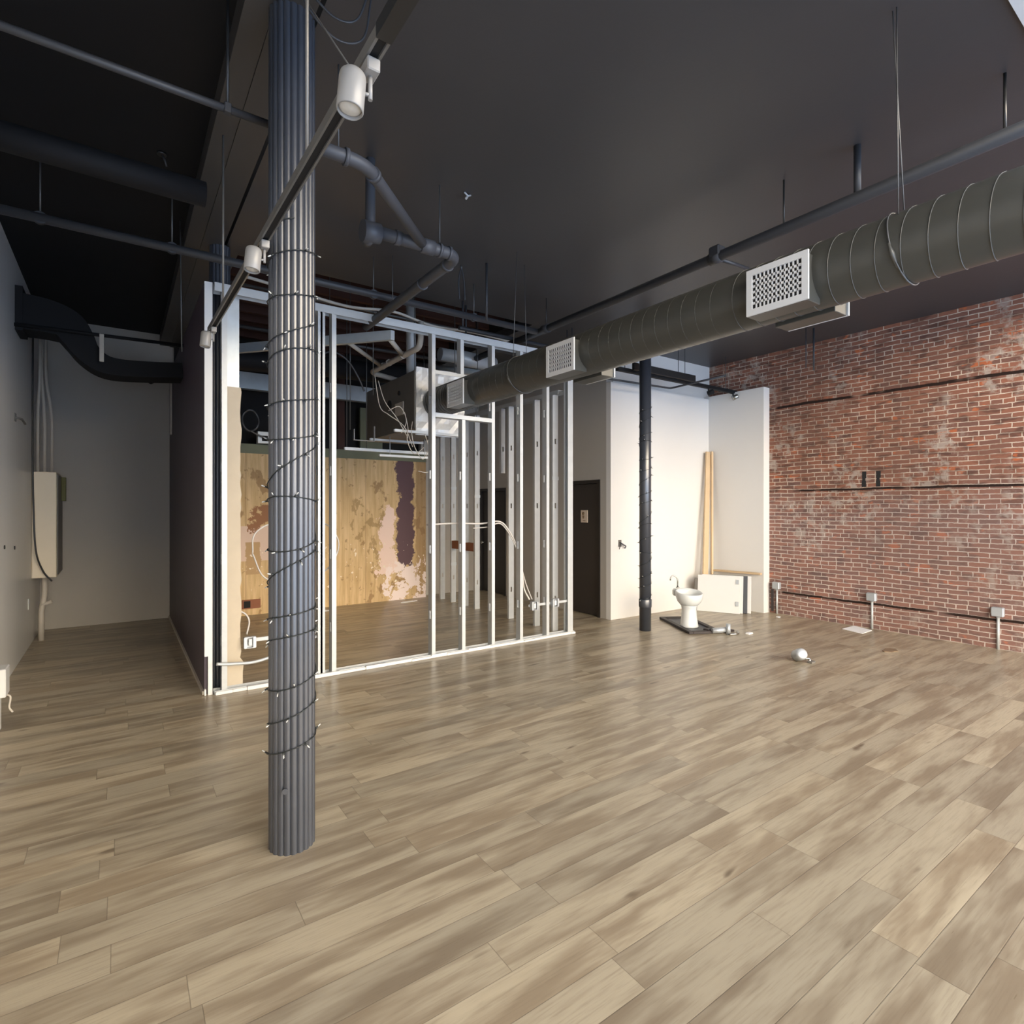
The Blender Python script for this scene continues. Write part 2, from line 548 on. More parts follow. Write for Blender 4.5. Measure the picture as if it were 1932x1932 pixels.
# ------------------------------------------------------------------ structure
CZ = 3.95
CL = 4.08   # ceiling of the left bay, a little higher
XL, XB = -0.85, 8.11
YF = -1.5
YC = 0.78   # the flat ceiling stops here; the shop front bay in front of it is taller
CH = 5.4
struct('floor', MB().box(XL - .2, XB + .2, YF - .1, 9.7, -0.12, 0), 'floor',
       'floor of light oak vinyl planks', 'floor', origin=(0, 0, 0))
c = MB()
c.box(0.785, XB + .2, YC, 5.72, CZ, CZ + .12)
c.box(0.785, 0.90, 5.72, 9.7, CZ, CZ + .12)
c.box(4.35, XB + .2, 5.72, 9.7, CZ, CZ + .12)
struct('ceiling', c, 'ceil', 'charcoal painted flat ceiling of the open room', 'ceiling', origin=(0, 0, CZ))
struct('ceiling_left', MB().box(XL - .2, 0.785, YC, 9.7, CL, CL + .1), 'black', 'ceiling of the left bay with its shade painted in black', 'ceiling')  # shade of the left bay put into the ceiling colour
struct('ceiling_bay', MB().box(XL - .2, XB + .2, YF - .1, YC, CH, CH + .1), 'white', 'pale ceiling of the tall shop front bay', 'ceiling')
struct('trim_4', MB().box(XL, XB, YC - .05, YC, CZ - .02, CH), 'trimwhite', 'white bulkhead where the ceiling steps up to the bay', 'trim')
c = MB().box(0.5, 4.8, 5.5, 9.7, 4.55, 4.65)
c.box(0.80, 0.90, 5.72, 9.5, CZ + .12, 4.55).box(4.35, 4.45, 5.72, 9.5, CZ + .12, 4.55).box(0.8, 4.45, 5.62, 5.72, CZ + .12, 4.55).box(0.8, 4.45, 9.5, 9.6, CZ + .12, 4.55)
struct('ceiling_void', c, 'void', 'dark raw ceiling above the gutted room', 'ceiling')
struct('wall_left', MB().box(XL - .15, XL, YC - .05, 9.5, 0, CL).box(XL - .15, XL, YF, YC - .05, 0, CH), 'left', 'grey painted wall along the left edge', 'wall')
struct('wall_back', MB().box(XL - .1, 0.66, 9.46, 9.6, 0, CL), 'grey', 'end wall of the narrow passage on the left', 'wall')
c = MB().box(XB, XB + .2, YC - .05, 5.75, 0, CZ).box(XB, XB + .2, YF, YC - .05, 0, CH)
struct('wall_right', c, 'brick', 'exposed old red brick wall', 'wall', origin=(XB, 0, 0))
# partition: aubergine faced wall between passage and gutted room
c = MB().box(0.59, 0.615, 5.40, 9.46, 0, 3.52).box(0.615, 0.645, 5.46, 9.46, 0, 3.50)
pw = struct('wall_partition', c, 'purple', 'dark aubergine wall of the passage', 'wall')
c = MB().box(0.588, 0.648, 5.365, 5.40, 0.33, 3.52).box(0.615, 0.648, 5.365, 5.40, 0.0, 0.33)
c.box(0.588, 0.60, 5.366, 5.40, 0.0, 0.05)
struct('trim_1', c, 'trimwhite', 'chipped white end edge of the aubergine wall', 'trim')
struct('baseboard_left', MB().box(0.575, 0.59, 5.40, 9.45, 0, 0.03), 'pvc', 'thin pale strip at the foot of the aubergine wall', 'baseboard')
# gutted room back wall
struct('wall_sheathing', MB().box(0.645, 4.46, 9.0, 9.06, 0, 2.40), 'ply', 'bare sheathing wall with torn paper at the back of the gutted room', 'wall', origin=(0, 9.0, 0))
struct('trim_2', MB().box(0.645, 4.46, 8.985, 9.05, 2.40, 2.54), 'green', 'greenish board above the bare sheathing', 'trim')
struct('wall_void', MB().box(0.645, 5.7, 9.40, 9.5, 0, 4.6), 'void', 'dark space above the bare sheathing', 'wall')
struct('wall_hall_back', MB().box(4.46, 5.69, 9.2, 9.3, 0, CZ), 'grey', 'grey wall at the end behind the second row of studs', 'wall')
# hall wall with two doorways
c = MB()
for y0, y1, z0, z1 in ((5.74, 5.86, 0, CZ), (5.86, 6.60, 2.0, CZ), (6.60, 8.27, 0, CZ), (8.27, 9.15, 1.95, CZ), (9.15, 9.4, 0, CZ)):
    c.box(5.69, 5.83, y0, y1, z0, z1)
c.box(5.815, 5.83, 5.86, 6.60, 0, 2.0).box(5.815, 5.83, 8.27, 9.15, 0, 1.95)  # thin backing added behind the doors to block light leaking under them
struct('wall_hall', c, 'grey', 'grey wall with two dark doors and an added backing behind them', 'wall')
for n, y0, y1, h in ((1, 5.86, 6.60, 2.0), (2, 8.27, 9.15, 1.95)):
    d = thing('door_%d' % n, (5.72, (y0 + y1) / 2, 0), 'dark brown flush door %s' % ('with a small cream sign, beside the white wall' if n == 1 else 'seen behind the studs'), 'door')
    d['kind'] = 'structure'
    f = MB().box(5.675, 5.80, y0, y0 + .05, 0, h).box(5.675, 5.80, y1 - .05, y1, 0, h).box(5.675, 5.80, y0 + .05, y1 - .05, h - .05, h)
    f.build('frame', 'frame', d)
    MB().cbox(5.715, 5.76, y0 + .052, y1 - .052, 0.008, h - .052).build('leaf', 'door', d)
    kn = MB().tube([(5.715, y1 - .13, .93), (5.66, y1 - .13, .93)], .012, 10)
    kn.lathe([(.005, 0), (.026, .004), (.03, .02), (.022, .036), (.004, .042)], (0, 0, 0), 14, mat=Matrix.Translation((5.67, y1 - .13, .93)) @ Matrix.Rotation(-math.pi / 2, 4, 'Y'))
    kn.build('knob', 'chrome', d)
    if n == 1:
        sg = MB().cbox(5.705, 5.7149, 6.145, 6.295, 1.37, 1.555, .003).build('sign_plate', 'sign', d)
        mk = MB()
        mk.lathe([(.001, 0), (.026, 0), (.026, .002), (.001, .002)], seg=18, mat=Matrix.Translation((5.705, 6.24, 1.505)) @ Matrix.Rotation(-math.pi / 2, 4, 'Y'))
        mk.prism([(6.215, 1.475), (6.262, 1.475), (6.252, 1.43), (6.226, 1.43)], 'x', 5.703, 5.705)
        mk.box(5.703, 5.705, 6.19, 6.25, 1.393, 1.403)
        mk.build('sign_marking', 'signmark', sg)
# white wall and short return beside the brick
struct('wall_white', MB().box(5.69, 7.95, 5.65, 5.74, 0, 3.38), 'white', 'tall white wall behind the pedestal sink', 'wall')
struct('wall_white_return', MB().box(7.95, 8.105, 4.69, 5.74, 0, 3.42), 'white', 'white return wall furred out beside the brick', 'wall')
struct('wall_white_upper', MB().box(5.83, 8.25, 5.75, 5.85, 0, CZ), 'white', 'pale upper wall under the ceiling behind the white wall', 'wall')
struct('wall_back_right', MB().box(5.83, 8.3, 9.6, 9.7, 0, CZ), 'grey')
# beam along the column line
c = MB().box(0.47, 0.59, YC, 9.46, 3.93, CL).box(0.592, 0.755, YC, 9.46, 3.925, CL)
struct('trim_3', c, 'beam', 'dark boxed beam running along the ceiling over the columns', 'beam')
# shop front behind the camera: low sill, head and slim posts, open glazing
c = MB().box(XL, XB, YF - .1, YF, 0, 0.12).box(XL, XB, YF - .1, YF, 5.2, CH)
c.box(XL, 0.75, YF - .1, YF, 2.3, 5.2)  # unseen solid panel added to keep daylight off the left bay ceiling
c.box(XL, XB, YF - .1, YF, 2.9, 2.98)
for x in (XL, 0.75, 2.2, 4.2, 6.2, XB - .08):
    c.box(x, x + .08, YF - .1, YF, .12, 5.2)
struct('wall_front', c, 'frame', 'shop front frame with an added unseen panel', 'wall')

# joists over the gutted room
for i in range(9):
    y = 5.95 + i * 0.40
    j = MB().box(0.90, 4.35, y, y + .07, 4.16, 4.55)
    j.build('ceiling_joist', 'joist')['kind'] = 'structure'


# ------------------------------------------------------------------ columns
def fluted_shaft(x, y, z0, z1, R, n=20, per=10, depth=0.008):
    vs, fs = [], []
    ring = []
    for i in range(n * per):
        a = 2 * math.pi * i / (n * per)
        t = (i % per) / per
        r = R - depth * abs(2 * t - 1) ** 2.6
        ring.append((r * math.cos(a), r * math.sin(a)))
    m = MB()
    N = len(ring)
    zs = [z0, z1]
    for z in zs:
        vs += [(x + p[0], y + p[1], z) for p in ring]
    fs = [(i, (i + 1) % N, N + (i + 1) % N, N + i) for i in range(N)]
    fs += [tuple(range(N))[::-1], tuple(range(N, 2 * N))]
    return m.add(vs, fs)


def string_lights(name, x, y, R, z0, z1, turns, per_turn, label, seedv, cat='string lights'):
    rnd = random.Random(seedv)
    root = thing(name, (x, y, z0), label, cat)
    pts, n = [], int(turns * 28)
    ph = rnd.uniform(0, 6)
    wob = [(rnd.uniform(.01, .03), rnd.uniform(.3, 1.2), rnd.uniform(0, 6)) for _ in range(4)]
    for i in range(n + 1):
        t = i / n
        a = t * turns * 2 * math.pi + ph
        z = z0 + (z1 - z0) * t + sum(A * math.sin(F * a + P) for A, F, P in wob) * min(1, t * 8, (1 - t) * 8)
        rr = R + .004 + .002 * math.sin(7 * a)
        pts.append(Vector((x + rr * math.cos(a), y + rr * math.sin(a), z)))
    MB().tube(pts, .0026, 6).build('wire', 'wire', root)
    step = 28.0 / per_turn
    k = 2.0
    nb = 0
    while k < n - 1 and nb < 96:
        p = pts[int(k)]
        d = Vector((p.x - x, p.y - y, 0)).normalized()
        tz = rnd.uniform(-0.9, 0.9)
        side = Vector((-d.y, d.x, 0)) * rnd.uniform(-.7, .7)
        v = (d * rnd.uniform(.5, 1) + side + Vector((0, 0, tz))).normalized()
        b = MB().tube([p, p + v * .014], .0042, 7)
        bo = b.build('bulb_socket', 'socket', root)
        MB().tube([p + v * .013, p + v * .026, p + v * .031], [.0032, .003, .0008], 7).build('bulb', 'bulb', bo)
        nb += 1
        k += step * rnd.uniform(.75, 1.25)
    return root


CX, CY, CR = 0.672, 2.775, 0.104
t = thing('fluted_column', (CX, CY, 0), 'dark slate fluted column standing in the foreground, wrapped in string lights', 'column')
fluted_shaft(CX, CY, 0, 3.93, CR).build('shaft', 'column', t)
MB().tube([(CX - .052, CY - .093, .30), (CX - .056, CY - .100, .30)], .013, 12).build('round_cap', 'drain', t)
string_lights('string_lights', CX, CY, CR, 0.40, 2.93, 15.5, 6, 'dark string lights spiralling up the foreground fluted column', 3)

t = thing('round_column', (5.592, 4.93, 0), 'slim smooth dark round column in front of the white wall', 'column')
MB().lathe([(.075, 0), (.075, 3.95)], (5.592, 4.93, 0), 28).build('shaft', 'column', t)
MB().lathe([(.078, .30), (.083, .31), (.083, .40), (.078, .41)], (5.592, 4.93, 0), 28).build('collar', 'column', t)
string_lights('string_lights', 5.592, 4.93, .075, 0.36, 2.95, 17, 3.4, 'dark string lights spiralling up the slim column by the white wall', 8)

t = thing('fluted_column', (0.735, 5.60, 0), 'rear fluted column half hidden behind the left end of the stud wall', 'column')
fluted_shaft(0.735, 5.60, 0, 3.93, .085, 14).build('shaft', 'column', t)

# loose wires near the head of the front column
w = MB()
w.tube(spline([(.59, 2.50, 3.93), (.66, 2.47, 3.76), (.78, 2.45, 3.66), (.90, 2.45, 3.72), (.95, 2.48, 3.949)], 10), .005, 6)
w.tube(spline([(.60, 2.52, 3.93), (.68, 2.48, 3.83), (.78, 2.46, 3.76), (.87, 2.45, 3.79), (.93, 2.46, 3.949)], 10), .005, 6)
tag(w.build('loose_wire', 'pipe'), 'drooping dark wire loops under the ceiling at the head of the foreground column', 'wire')

# ------------------------------------------------------------------ track lighting
def trk(y):
    return 2.735 + (y - .8) * 0.032
TX = 0.53
t = thing('light_track', (TX, 2.6, trk(2.6)), 'long black lighting track running past the foreground column', 'light track')
def sloped_box(x0, x1, za, zb, y0, y1):
    m = MB()
    vs = [(x, y, trk(y) + z) for y in (y0, y1) for z in (za, zb) for x in (x0, x1)]
    return m.add(vs, [(0, 1, 3, 2), (4, 6, 7, 5), (0, 4, 5, 1), (2, 3, 7, 6), (0, 2, 6, 4), (1, 5, 7, 3)])
rb = sloped_box(TX - .012, TX + .012, .004, .026, .35, 4.50)
rb.build('track_channel', 'void', t)
for sx in (-1, 1):
    a, b = sorted((TX + sx * .012, TX + sx * .019))
    sloped_box(a, b, -.004, .028, .35, 4.50).build('track_edge', 'raillip', t)
jb = sloped_box(TX - .02, TX + .02, -.007, .031, 1.13, 1.30)
jb.build('track_joiner', 'rail', t)
for y in (1.985, 3.9):
    MB().tube([(TX, y, trk(y) + .028), (TX, y, 3.93)], .006, 8).build('suspension_rod', 'raillip', t)
MB().tube([(TX + .0, 1.50, trk(1.5) + .03), (.60, 2.55, 3.93)], .0025, 6).build('guy_wire', 'hanger', t)

def track_light(y, label, tilt=-0.04):
    z = trk(y) - .006
    t = thing('track_light', (TX, y, z - .16), label, 'track light', 'white track lights on the black track')
    MB().cbox(TX - .017, TX + .017, y - .028, y + .028, z - .034, z, .003).build('adapter', 'lampw', t)
    MB().tube([(TX, y, z - .034), (TX, y, z - .095)], .006, 8).build('stem', 'lampw', t)
    cx = TX - .046
    Rm = Matrix.Translation((cx, y + .01, z - .088)) @ Matrix.Rotation(tilt, 4, 'X') @ Matrix.Rotation(0.10, 4, 'Y')
    MB().lathe([(.006, .056), (.026, .054), (.032, .047), (.034, .036), (.034, -.048), (.031, -.052), (.030, -.046), (.030, -.036), (.004, -.036)], seg=28, mat=Rm).build('can', 'lampw', t)
    MB().lathe([(.002, -.035), (.0295, -.035), (.0295, -.042), (.022, -.046), (.002, -.048)], seg=24, mat=Rm).build('lens', 'lens', t)
    MB().tube([(TX, y, z - .082), (cx + .028, y + .005, z - .082)], .005, 8).build('pivot', 'lampw', t)
    return t
track_light(1.39, 'white can track light nearest the camera, hung beside the foreground column')
track_light(2.68, 'white can track light hung just left of the foreground column, second along the track')
track_light(4.34, 'farthest white can track light, at the stud wall end of the black track')

# ------------------------------------------------------------------ spiral duct
DX, DZ, DR = 3.115, 2.853, 0.173
t = thing('spiral_duct', (DX, 2.5, DZ - DR), 'long dark olive round spiral duct hung under the ceiling', 'duct')
MB().tube([(DX, YF + .02 + i * .35, DZ) for i in range(21)] + [(DX, 6.31, DZ)][:0] + [(DX, 6.011, DZ)], DR, 48).build('duct_body', 'duct', t)
pts = []
for i in range(int((2.0 - YF - .05) / .108 * 30)):
    a = 2 * math.pi * i / 30
    pts.append((DX + (DR + .001) * math.cos(a), YF + .03 + .108 * i / 30, DZ + (DR + .001) * math.sin(a)))
MB().tube(pts, .0026, 5).build('spiral_seam', 'seam', t)
pts = []
for i in range(int(3.0 / .108 * 30)):
    a = 2 * math.pi * i / 30
    pts.append((DX + DR * math.cos(a), 2.03 + .108 * i / 30, DZ + DR * math.sin(a)))
MB().tube(pts, .0016, 5).build('spiral_seam', 'duct', t)
pts = [(DX + (DR + .001) * math.cos(2 * math.pi * i / 30), 5.0 + .055 * i / 30, DZ + (DR + .001) * math.sin(2 * math.pi * i / 30)) for i in range(18 * 30)]
MB().tube(pts, .0035, 5).build('spiral_seam', 'seam', t)
for i, yc in enumerate((1.635, 3.44, 5.15)):
    for sx in (-1, 1):
        if sx == 1 and i == 2:
            continue
        g = thing_root = None
        x_face = DX + sx * .215
        w, h = .345, .255
        zc = 2.80
        a, b = sorted((DX + sx * .08, x_face))
        bt = MB().cbox(a, b, yc - w / 2 + .01, yc + w / 2 + .005, zc - h / 2, zc + h / 2 - .01, .003).build('register_boot', 'duct', t)
        fr = MB()
        a, b = sorted((x_face, x_face + sx * .012))
        fw = .034
        fr.box(a, b, yc - w / 2, yc + w / 2, zc - h / 2, zc - h / 2 + fw).box(a, b, yc - w / 2, yc + w / 2, zc + h / 2 - fw, zc + h / 2)
        fr.box(a, b, yc - w / 2, yc - w / 2 + fw, zc - h / 2 + fw, zc + h / 2 - fw).box(a, b, yc + w / 2 - fw, yc + w / 2, zc - h / 2 + fw, zc + h / 2 - fw)
        fo = fr.build('register_frame', 'trimwhite', bt)
        sl = MB()
        a2, b2 = sorted((x_face + sx * .002, x_face + sx * .009))
        ih, iw = h - 2 * fw, w - 2 * fw
        for q in range(1, 6):
            z = zc - ih / 2 + ih * q / 6
            sl.box(a2, b2, yc - iw / 2, yc + iw / 2, z - .0065, z + .0065)
        for q in range(1, 12):
            y = yc - iw / 2 + iw * q / 12
            sl.box(a2, b2, y - .0035, y + .0035, zc - ih / 2, zc + ih / 2)
        sl.build('register_louver', 'trimwhite', bt)
        a3, b3 = sorted((x_face, x_face + sx * .0015))
        MB().box(a3, b3, yc - iw / 2, yc + iw / 2, zc - ih / 2, zc + ih / 2).build('register_core', 'void', bt)
# wire slings
def ring_at(y, gap=0.0, r=DR + .006):
    return [(DX + r * math.cos(a), y + gap * math.sin(a), DZ + r * math.sin(a)) for a in [2 * math.pi * k / 40 for k in range(40)]]
for y, top, tops in ((1.115, CZ, [(2.986, 1.10), (2.995, 1.12)]), (4.25, CZ, [(2.99, 4.165), (3.21, 4.35)])):
    g = MB()
    g.tube(ring_at(y, .03), .004, 6, closed=True)
    (xa, ya), (xb, yb) = tops
    g.tube([(xa, ya, CZ), (DX - DR * .72, y - .02, DZ + DR * .72)], .0028, 6)
    g.tube([(xb, yb, CZ), (DX + DR * .35, y + .02, DZ + DR * .95)], .0028, 6)
    ho = g.build('hanger_wire', 'hanger', t)
    MB().tube([(DX - DR - .008, y, DZ - .02), (DX - DR * .93 - .006, y - .01, DZ - .07), (DX - DR * .72, y - .015, DZ - DR * .72)], [.005, .012, .005], 8).build('wire_clamp', 'seam', ho)

# ------------------------------------------------------------------ sprinkler main, branch and hangers
t = thing('sprinkler_main', (3.92, 2.5, 3.6), 'dark sprinkler main pipe running along the ceiling above the spiral duct', 'pipe')
MB().tube([(3.92, YF + .01, 3.615), (3.92, 6.40, 3.60)], .040, 16).build('pipe_run', 'pipe', t)
for y in (0.66, 2.72, 4.9):
    cp = MB().tube([(3.92, y - .05, 3.605), (3.92, y + .05, 3.605)], .048, 16)
    cp.build('coupling', 'pipe', t)
cp = MB().cbox(3.872, 3.968, 2.66, 2.76, 3.60, 3.69, .012)
cp.build('clamp_block', 'pipe', t)
MB().tube([(3.92, 2.71, 3.60), (4.35, 2.71, 3.62)], .016, 10).build('side_arm', 'pipe', t)
for x, y, r in ((3.92, 1.668, .022), (3.90, 2.147, .006), (3.92, .93, .008), (3.92, 4.90, .006), (3.92, 6.4, .006)):
    MB().tube([(x, y, 3.62), (x, y, CZ if y < 5.7 else 4.2)], r, 10).build('hanger_rod', 'pipe' if r > .01 else 'rail', t)
t = thing('sprinkler_branch', (1.5, 5.03, 3.60), 'dark branch pipe crossing the room just in front of the stud wall head', 'pipe')
MB().tube([(XL, 5.03, 3.60), (3.88, 5.03, 3.60)], .034, 14).build('pipe_run', 'pipe', t)
for x in (-.45, .33, 1.95, 3.05):
    MB().tube([(x, 5.03, 3.63), (x, 5.03, CZ if x > .8 else CL)], .0055, 8).build('hanger_rod', 'hanger', t)
    MB().tube([(x, 5.01, 3.60), (x, 5.05, 3.60)], .042, 14).build('pipe_strap', 'pipe', t)
for x, y, z1, lab in ((2.891, 4.532, 3.40, 'thin dark rod hanging from the ceiling above the far register of the duct'),):
    tag(MB().tube([(x, y, z1), (x, y, CZ)], .012, 10).build('hanging_rod', 'pipe'), lab, 'rod')
for i, (x, z1, lab) in enumerate(((.44, 2.95, 'long thin grey rod hanging at the left, beside the end of the aubergine wall'), )):
    tag(MB().tube([(x, 5.6, z1), (x - .012, 5.6, CL)], .005, 8).build('hanging_rod', 'hanger'), lab, 'rod')

# drain piping with a 45 degree wye
dz = 3.475
t = thing('drain_pipe', (1.7, 3.6, dz), 'slate grey drain piping with elbows hung under the ceiling right of the foreground column', 'pipe')
MB().tube(bent([(.70, 2.95, dz), (1.10, 2.95, dz), (1.78, 3.63, dz)], .10), .036, 16).build('pipe_run', 'drain', t)
MB().tube(bent([(1.38, 3.63, dz), (2.07, 3.635, dz), (2.09, 5.6, dz)], .12, 8), .042, 16).build('pipe_run', 'drain', t)
MB().tube(bent([(1.385, 3.63, CZ), (1.385, 3.63, dz - .06), (1.385, 3.70, dz - .06)], .08), .033, 16).build('riser', 'drain', t)
MB().tube([(1.33, 3.63, dz - .02), (1.45, 3.63, dz - .01)], [.072, .066], 20).build('trap_elbow', 'drain', t)
for p, q, r in (((1.56, 3.63, dz), (1.60, 3.63, dz), .050), ((1.76, 3.63, dz), (1.86, 3.63, dz), .052), ((1.90, 3.63, dz), (1.92, 3.63, dz), .050), ((1.98, 3.635, dz), (2.0, 3.635, dz), .050),
                ((2.075, 3.80, dz), (2.075, 3.83, dz), .050), ((2.08, 4.25, dz), (2.08, 4.28, dz), .050), ((.98, 2.95, dz), (1.0, 2.95, dz), .046), ((1.16, 3.01, dz), (1.18, 3.03, dz), .044)):
    MB().tube([p, q], r, 16).build('pipe_collar', 'drain', t)
for x, y in ((.95, 2.95), (1.91, 3.63), (2.085, 4.9)):
    MB().tube([(x, y, dz + .03), (x, y, CZ)], .004, 6).build('hanger_rod', 'hanger', t)

# left ceiling services
t = thing('conduit_run', (0, 2.95, 3.49), 'thin dark pipe crossing under the ceiling at the upper left, ending behind the foreground column', 'pipe')
MB().tube([(XL, 2.95, 3.495), (.66, 2.95, 3.495)], .017, 12).build('pipe_run', 'pipe', t)
MB().tube([(XL, 2.99, 3.53), (.66, 2.99, 3.53)], .012, 10).build('pipe_run', 'rail', t)
for x in (-.50, .42):
    MB().tube([(x, 2.95, 3.5), (x, 2.95, CL)], .007, 8).build('hanger_rod', 'rail', t)
    MB().cbox(x - .016, x + .016, 2.93, 2.97, 3.475, 3.52, .004).build('pipe_strap', 'pipe', t)
tag(MB().tube([(XL, 4.19, 3.68), (.469, 4.25, 3.70)], .08, 24).build('ceiling_duct', 'black'), 'dark painted round duct running from the left wall to the beam', 'duct')

# passage: black S-bend duct, pipe, strap, camera dome
t = thing('passage_duct', (-.1, 7.5, 3.0), 'black S-bend duct hung across the passage on the left', 'duct')
cl = [(-.849, 3.56), (-.62, 3.55), (-.45, 3.50), (-.36, 3.38), (-.28, 3.24), (-.16, 3.14), (0, 3.11), (.30, 3.13), (.588, 3.16)]
hh = [.18, .17, .155, .14, .115, .10, .09, .085, .085]
cs = spline([(x, 0, z) for x, z in cl], 6)
hs = spline([(h, 0, 0) for h in hh], 6)
vs, fs = [], []
for i, p in enumerate(cs):
    q = cs[min(i + 1, len(cs) - 1)] - cs[max(i - 1, 0)]
    nrm = Vector((-q.z, 0, q.x)).normalized()
    h = hs[i].x
    for y in (7.35, 7.70):
        vs += [Vector((p.x, y, p.z)) - nrm * h, Vector((p.x, y, p.z)) + nrm * h]
for i in range(len(cs) - 1):
    a, b = 4 * i, 4 * i + 4
    fs += [(a, b, b + 1, a + 1), (a + 2, a + 3, b + 3, b + 2), (a, a + 2, b + 2, b), (a + 1, b + 1, b + 3, a + 3)]
fs += [(0, 1, 3, 2), (4 * len(cs) - 4, 4 * len(cs) - 2, 4 * len(cs) - 1, 4 * len(cs) - 3)]
MB().add(vs, fs).build('duct_body', 'black', t)
MB().box(-.849, -.79, 7.33, 7.72, 3.36, 3.80).build('wall_flange', 'black', t)
tag(MB().tube([(-.849, 7.30, 3.40), (.588, 7.30, 3.43)], .018, 10).build('passage_pipe', 'black'), 'thin black pipe across the passage beside the S-bend duct', 'pipe')
tag(MB().cbox(-.175, -.135, 7.255, 7.275, 3.13, 3.42, .004).build('hanging_strip', 'pvc'), 'pale strip hanging off the black pipe in the passage', 'strip')
tag(MB().lathe([(.045, .03), (.045, 0), (.035, -.025), (.012, -.04)], (.36, 9.414, 3.39), 18).build('smoke_detector', 'black'), 'small black dome under the duct at the end of the passage', 'detector')
tag(MB().cbox(.565, .588, 8.95, 9.02, 2.60, 3.40, .004).build('pale_strip', 'pvc'), 'pale vertical strip at the far end of the aubergine wall', 'strip')

# electrical panel corner
t = thing('electrical_panel', (-.74, 8.9, .76), 'beige electrical panel cabinet on the left wall near the passage corner', 'electrical panel')
MB().cbox(-.849, -.62, 8.60, 9.25, .76, 2.02, .006).build('cabinet', 'panel', t)
MB().cbox(-.62, -.605, 8.62, 9.23, .79, 1.99, .004).build('door', 'dkmetal', t)  # shade on the panel's front face put into a darker metal
MB().cbox(-.605, -.56, 9.05, 9.12, 1.68, 1.98, .004).build('side_tag', 'olive', t)
for i, (x, y, dx, r) in enumerate(((-.80, 8.70, .02, .016), (-.745, 8.78, -.03, .018), (-.68, 8.84, -.06, .016))):
    tag(MB().tube(bent([(x, y, 2.02), (x, y, 2.75), (x + dx, y, 3.15), (x + dx, y, 3.9)], .2), r, 10).build('conduit', 'pvc'),
        ['leftmost', 'middle', 'rightmost'][i] + ' of the three pale conduits rising from the beige electrical panel', 'conduit', 'conduits above the panel')
tag(MB().tube(spline([(-.83, 8.55, 3.6), (-.83, 8.52, 2.2), (-.82, 8.50, 1.6), (-.80, 8.50, 1.1), (-.74, 8.55, .85), (-.66, 8.57, .72)], 8), .009, 8).build('black_cable', 'rail'), 'black cable hanging down the side of the beige electrical panel', 'cable')
g = MB().tube(bent([(-.74, 8.75, .76), (-.74, 8.75, .55), (-.77, 8.72, .35), (-.77, 8.72, .0)], .06), .030, 12)
g.tube([(-.78, 8.72, .42), (-.67, 8.72, .46)], .02, 10)
tag(g.build('floor_conduit', 'pvc'), 'pale conduit dropping from the beige electrical panel to the floor', 'conduit')
g = thing('wall_hook', (-.85, 7.4, 2.46), 'small dark hook on the left grey wall', 'hook')
MB().tube([(-.849, 7.33, 2.49), (-.80, 7.38, 2.48), (-.79, 7.52, 2.45)], .010, 8).build('hook_arm', 'raillip', g)
MB().cbox(-.85, -.84, 7.30, 7.37, 2.45, 2.53, .003).build('hook_plate', 'raillip', g)
for y, z, lab in ((6.72, 1.24, 'small dark wall hole plug nearest the left edge of the picture'), (7.31, 1.20, 'small dark wall hole plug below the wall hook')):
    tag(MB().tube([(-.851, y, z), (-.842, y, z)], .018, 12).build('wall_plug', 'rail'), lab, 'plug')
tag(MB().cbox(-.85, -.842, 8.30, 8.38, .44, .56, .002).build('wall_plate', 'trimwhite'), 'small white blank plate low on the left wall before the panel', 'plate')
t = thing('low_wall_box', (-.77, 5.4, 0), 'white low box against the left wall at the edge of the picture', 'box')
MB().cbox(-.85, -.655, 5.25, 5.42, .26, .46, .006).build('upper_box', 'trimwhite', t)
MB().cbox(-.85, -.70, 5.28, 5.42, .0, .235, .006).build('lower_box', 'trimwhite', t)
MB().box(-.85, -.72, 5.30, 5.42, .23, .27).build('gap', 'rail', t)
MB().tube(spline([(-.70, 5.43, .24), (-.655, 5.44, .22), (-.66, 5.44, .14), (-.64, 5.44, .10)], 5), .007, 6).build('loose_wire', 'pvc', t)


# ------------------------------------------------------------------ stud walls
def front_stud(x, z0, z1, parent, name='stud', flip=1, y0=5.335, y1=5.42, holes=(0.45, 1.15, 1.95, 2.75)):
    # C channel: web on the left (facing -X), flanges turned to +X, service holes punched through the web
    m = MB()
    th, fl = .004, .042 * flip
    a, b = sorted((x, x + fl))
    m.box(a, b, y0, y0 + th, z0, z1).box(a, b, y1 - th, y1, z0, z1)
    a, b = sorted((x + fl, x + fl - th * flip))
    m.box(a, b, y0 + th, y0 + .014, z0, z1).box(a, b, y1 - .014, y1 - th, z0, z1)
    a, b = sorted((x, x + th * flip))
    ym = (y0 + y1) / 2
    m.box(a, b, y0 + th, ym - .018, z0, z1).box(a, b, ym + .018, y1 - th, z0, z1)
    zs = [z0] + [h for h in holes if z0 + .1 < h < z1 - .1] + [z1]
    for i in range(len(zs) - 1):
        m.box(a, b, ym - .018, ym + .018, zs[i] + (.045 if i else 0), zs[i + 1] - (.045 if i < len(zs) - 2 else 0))
    return m.build(name, 'galv', parent)


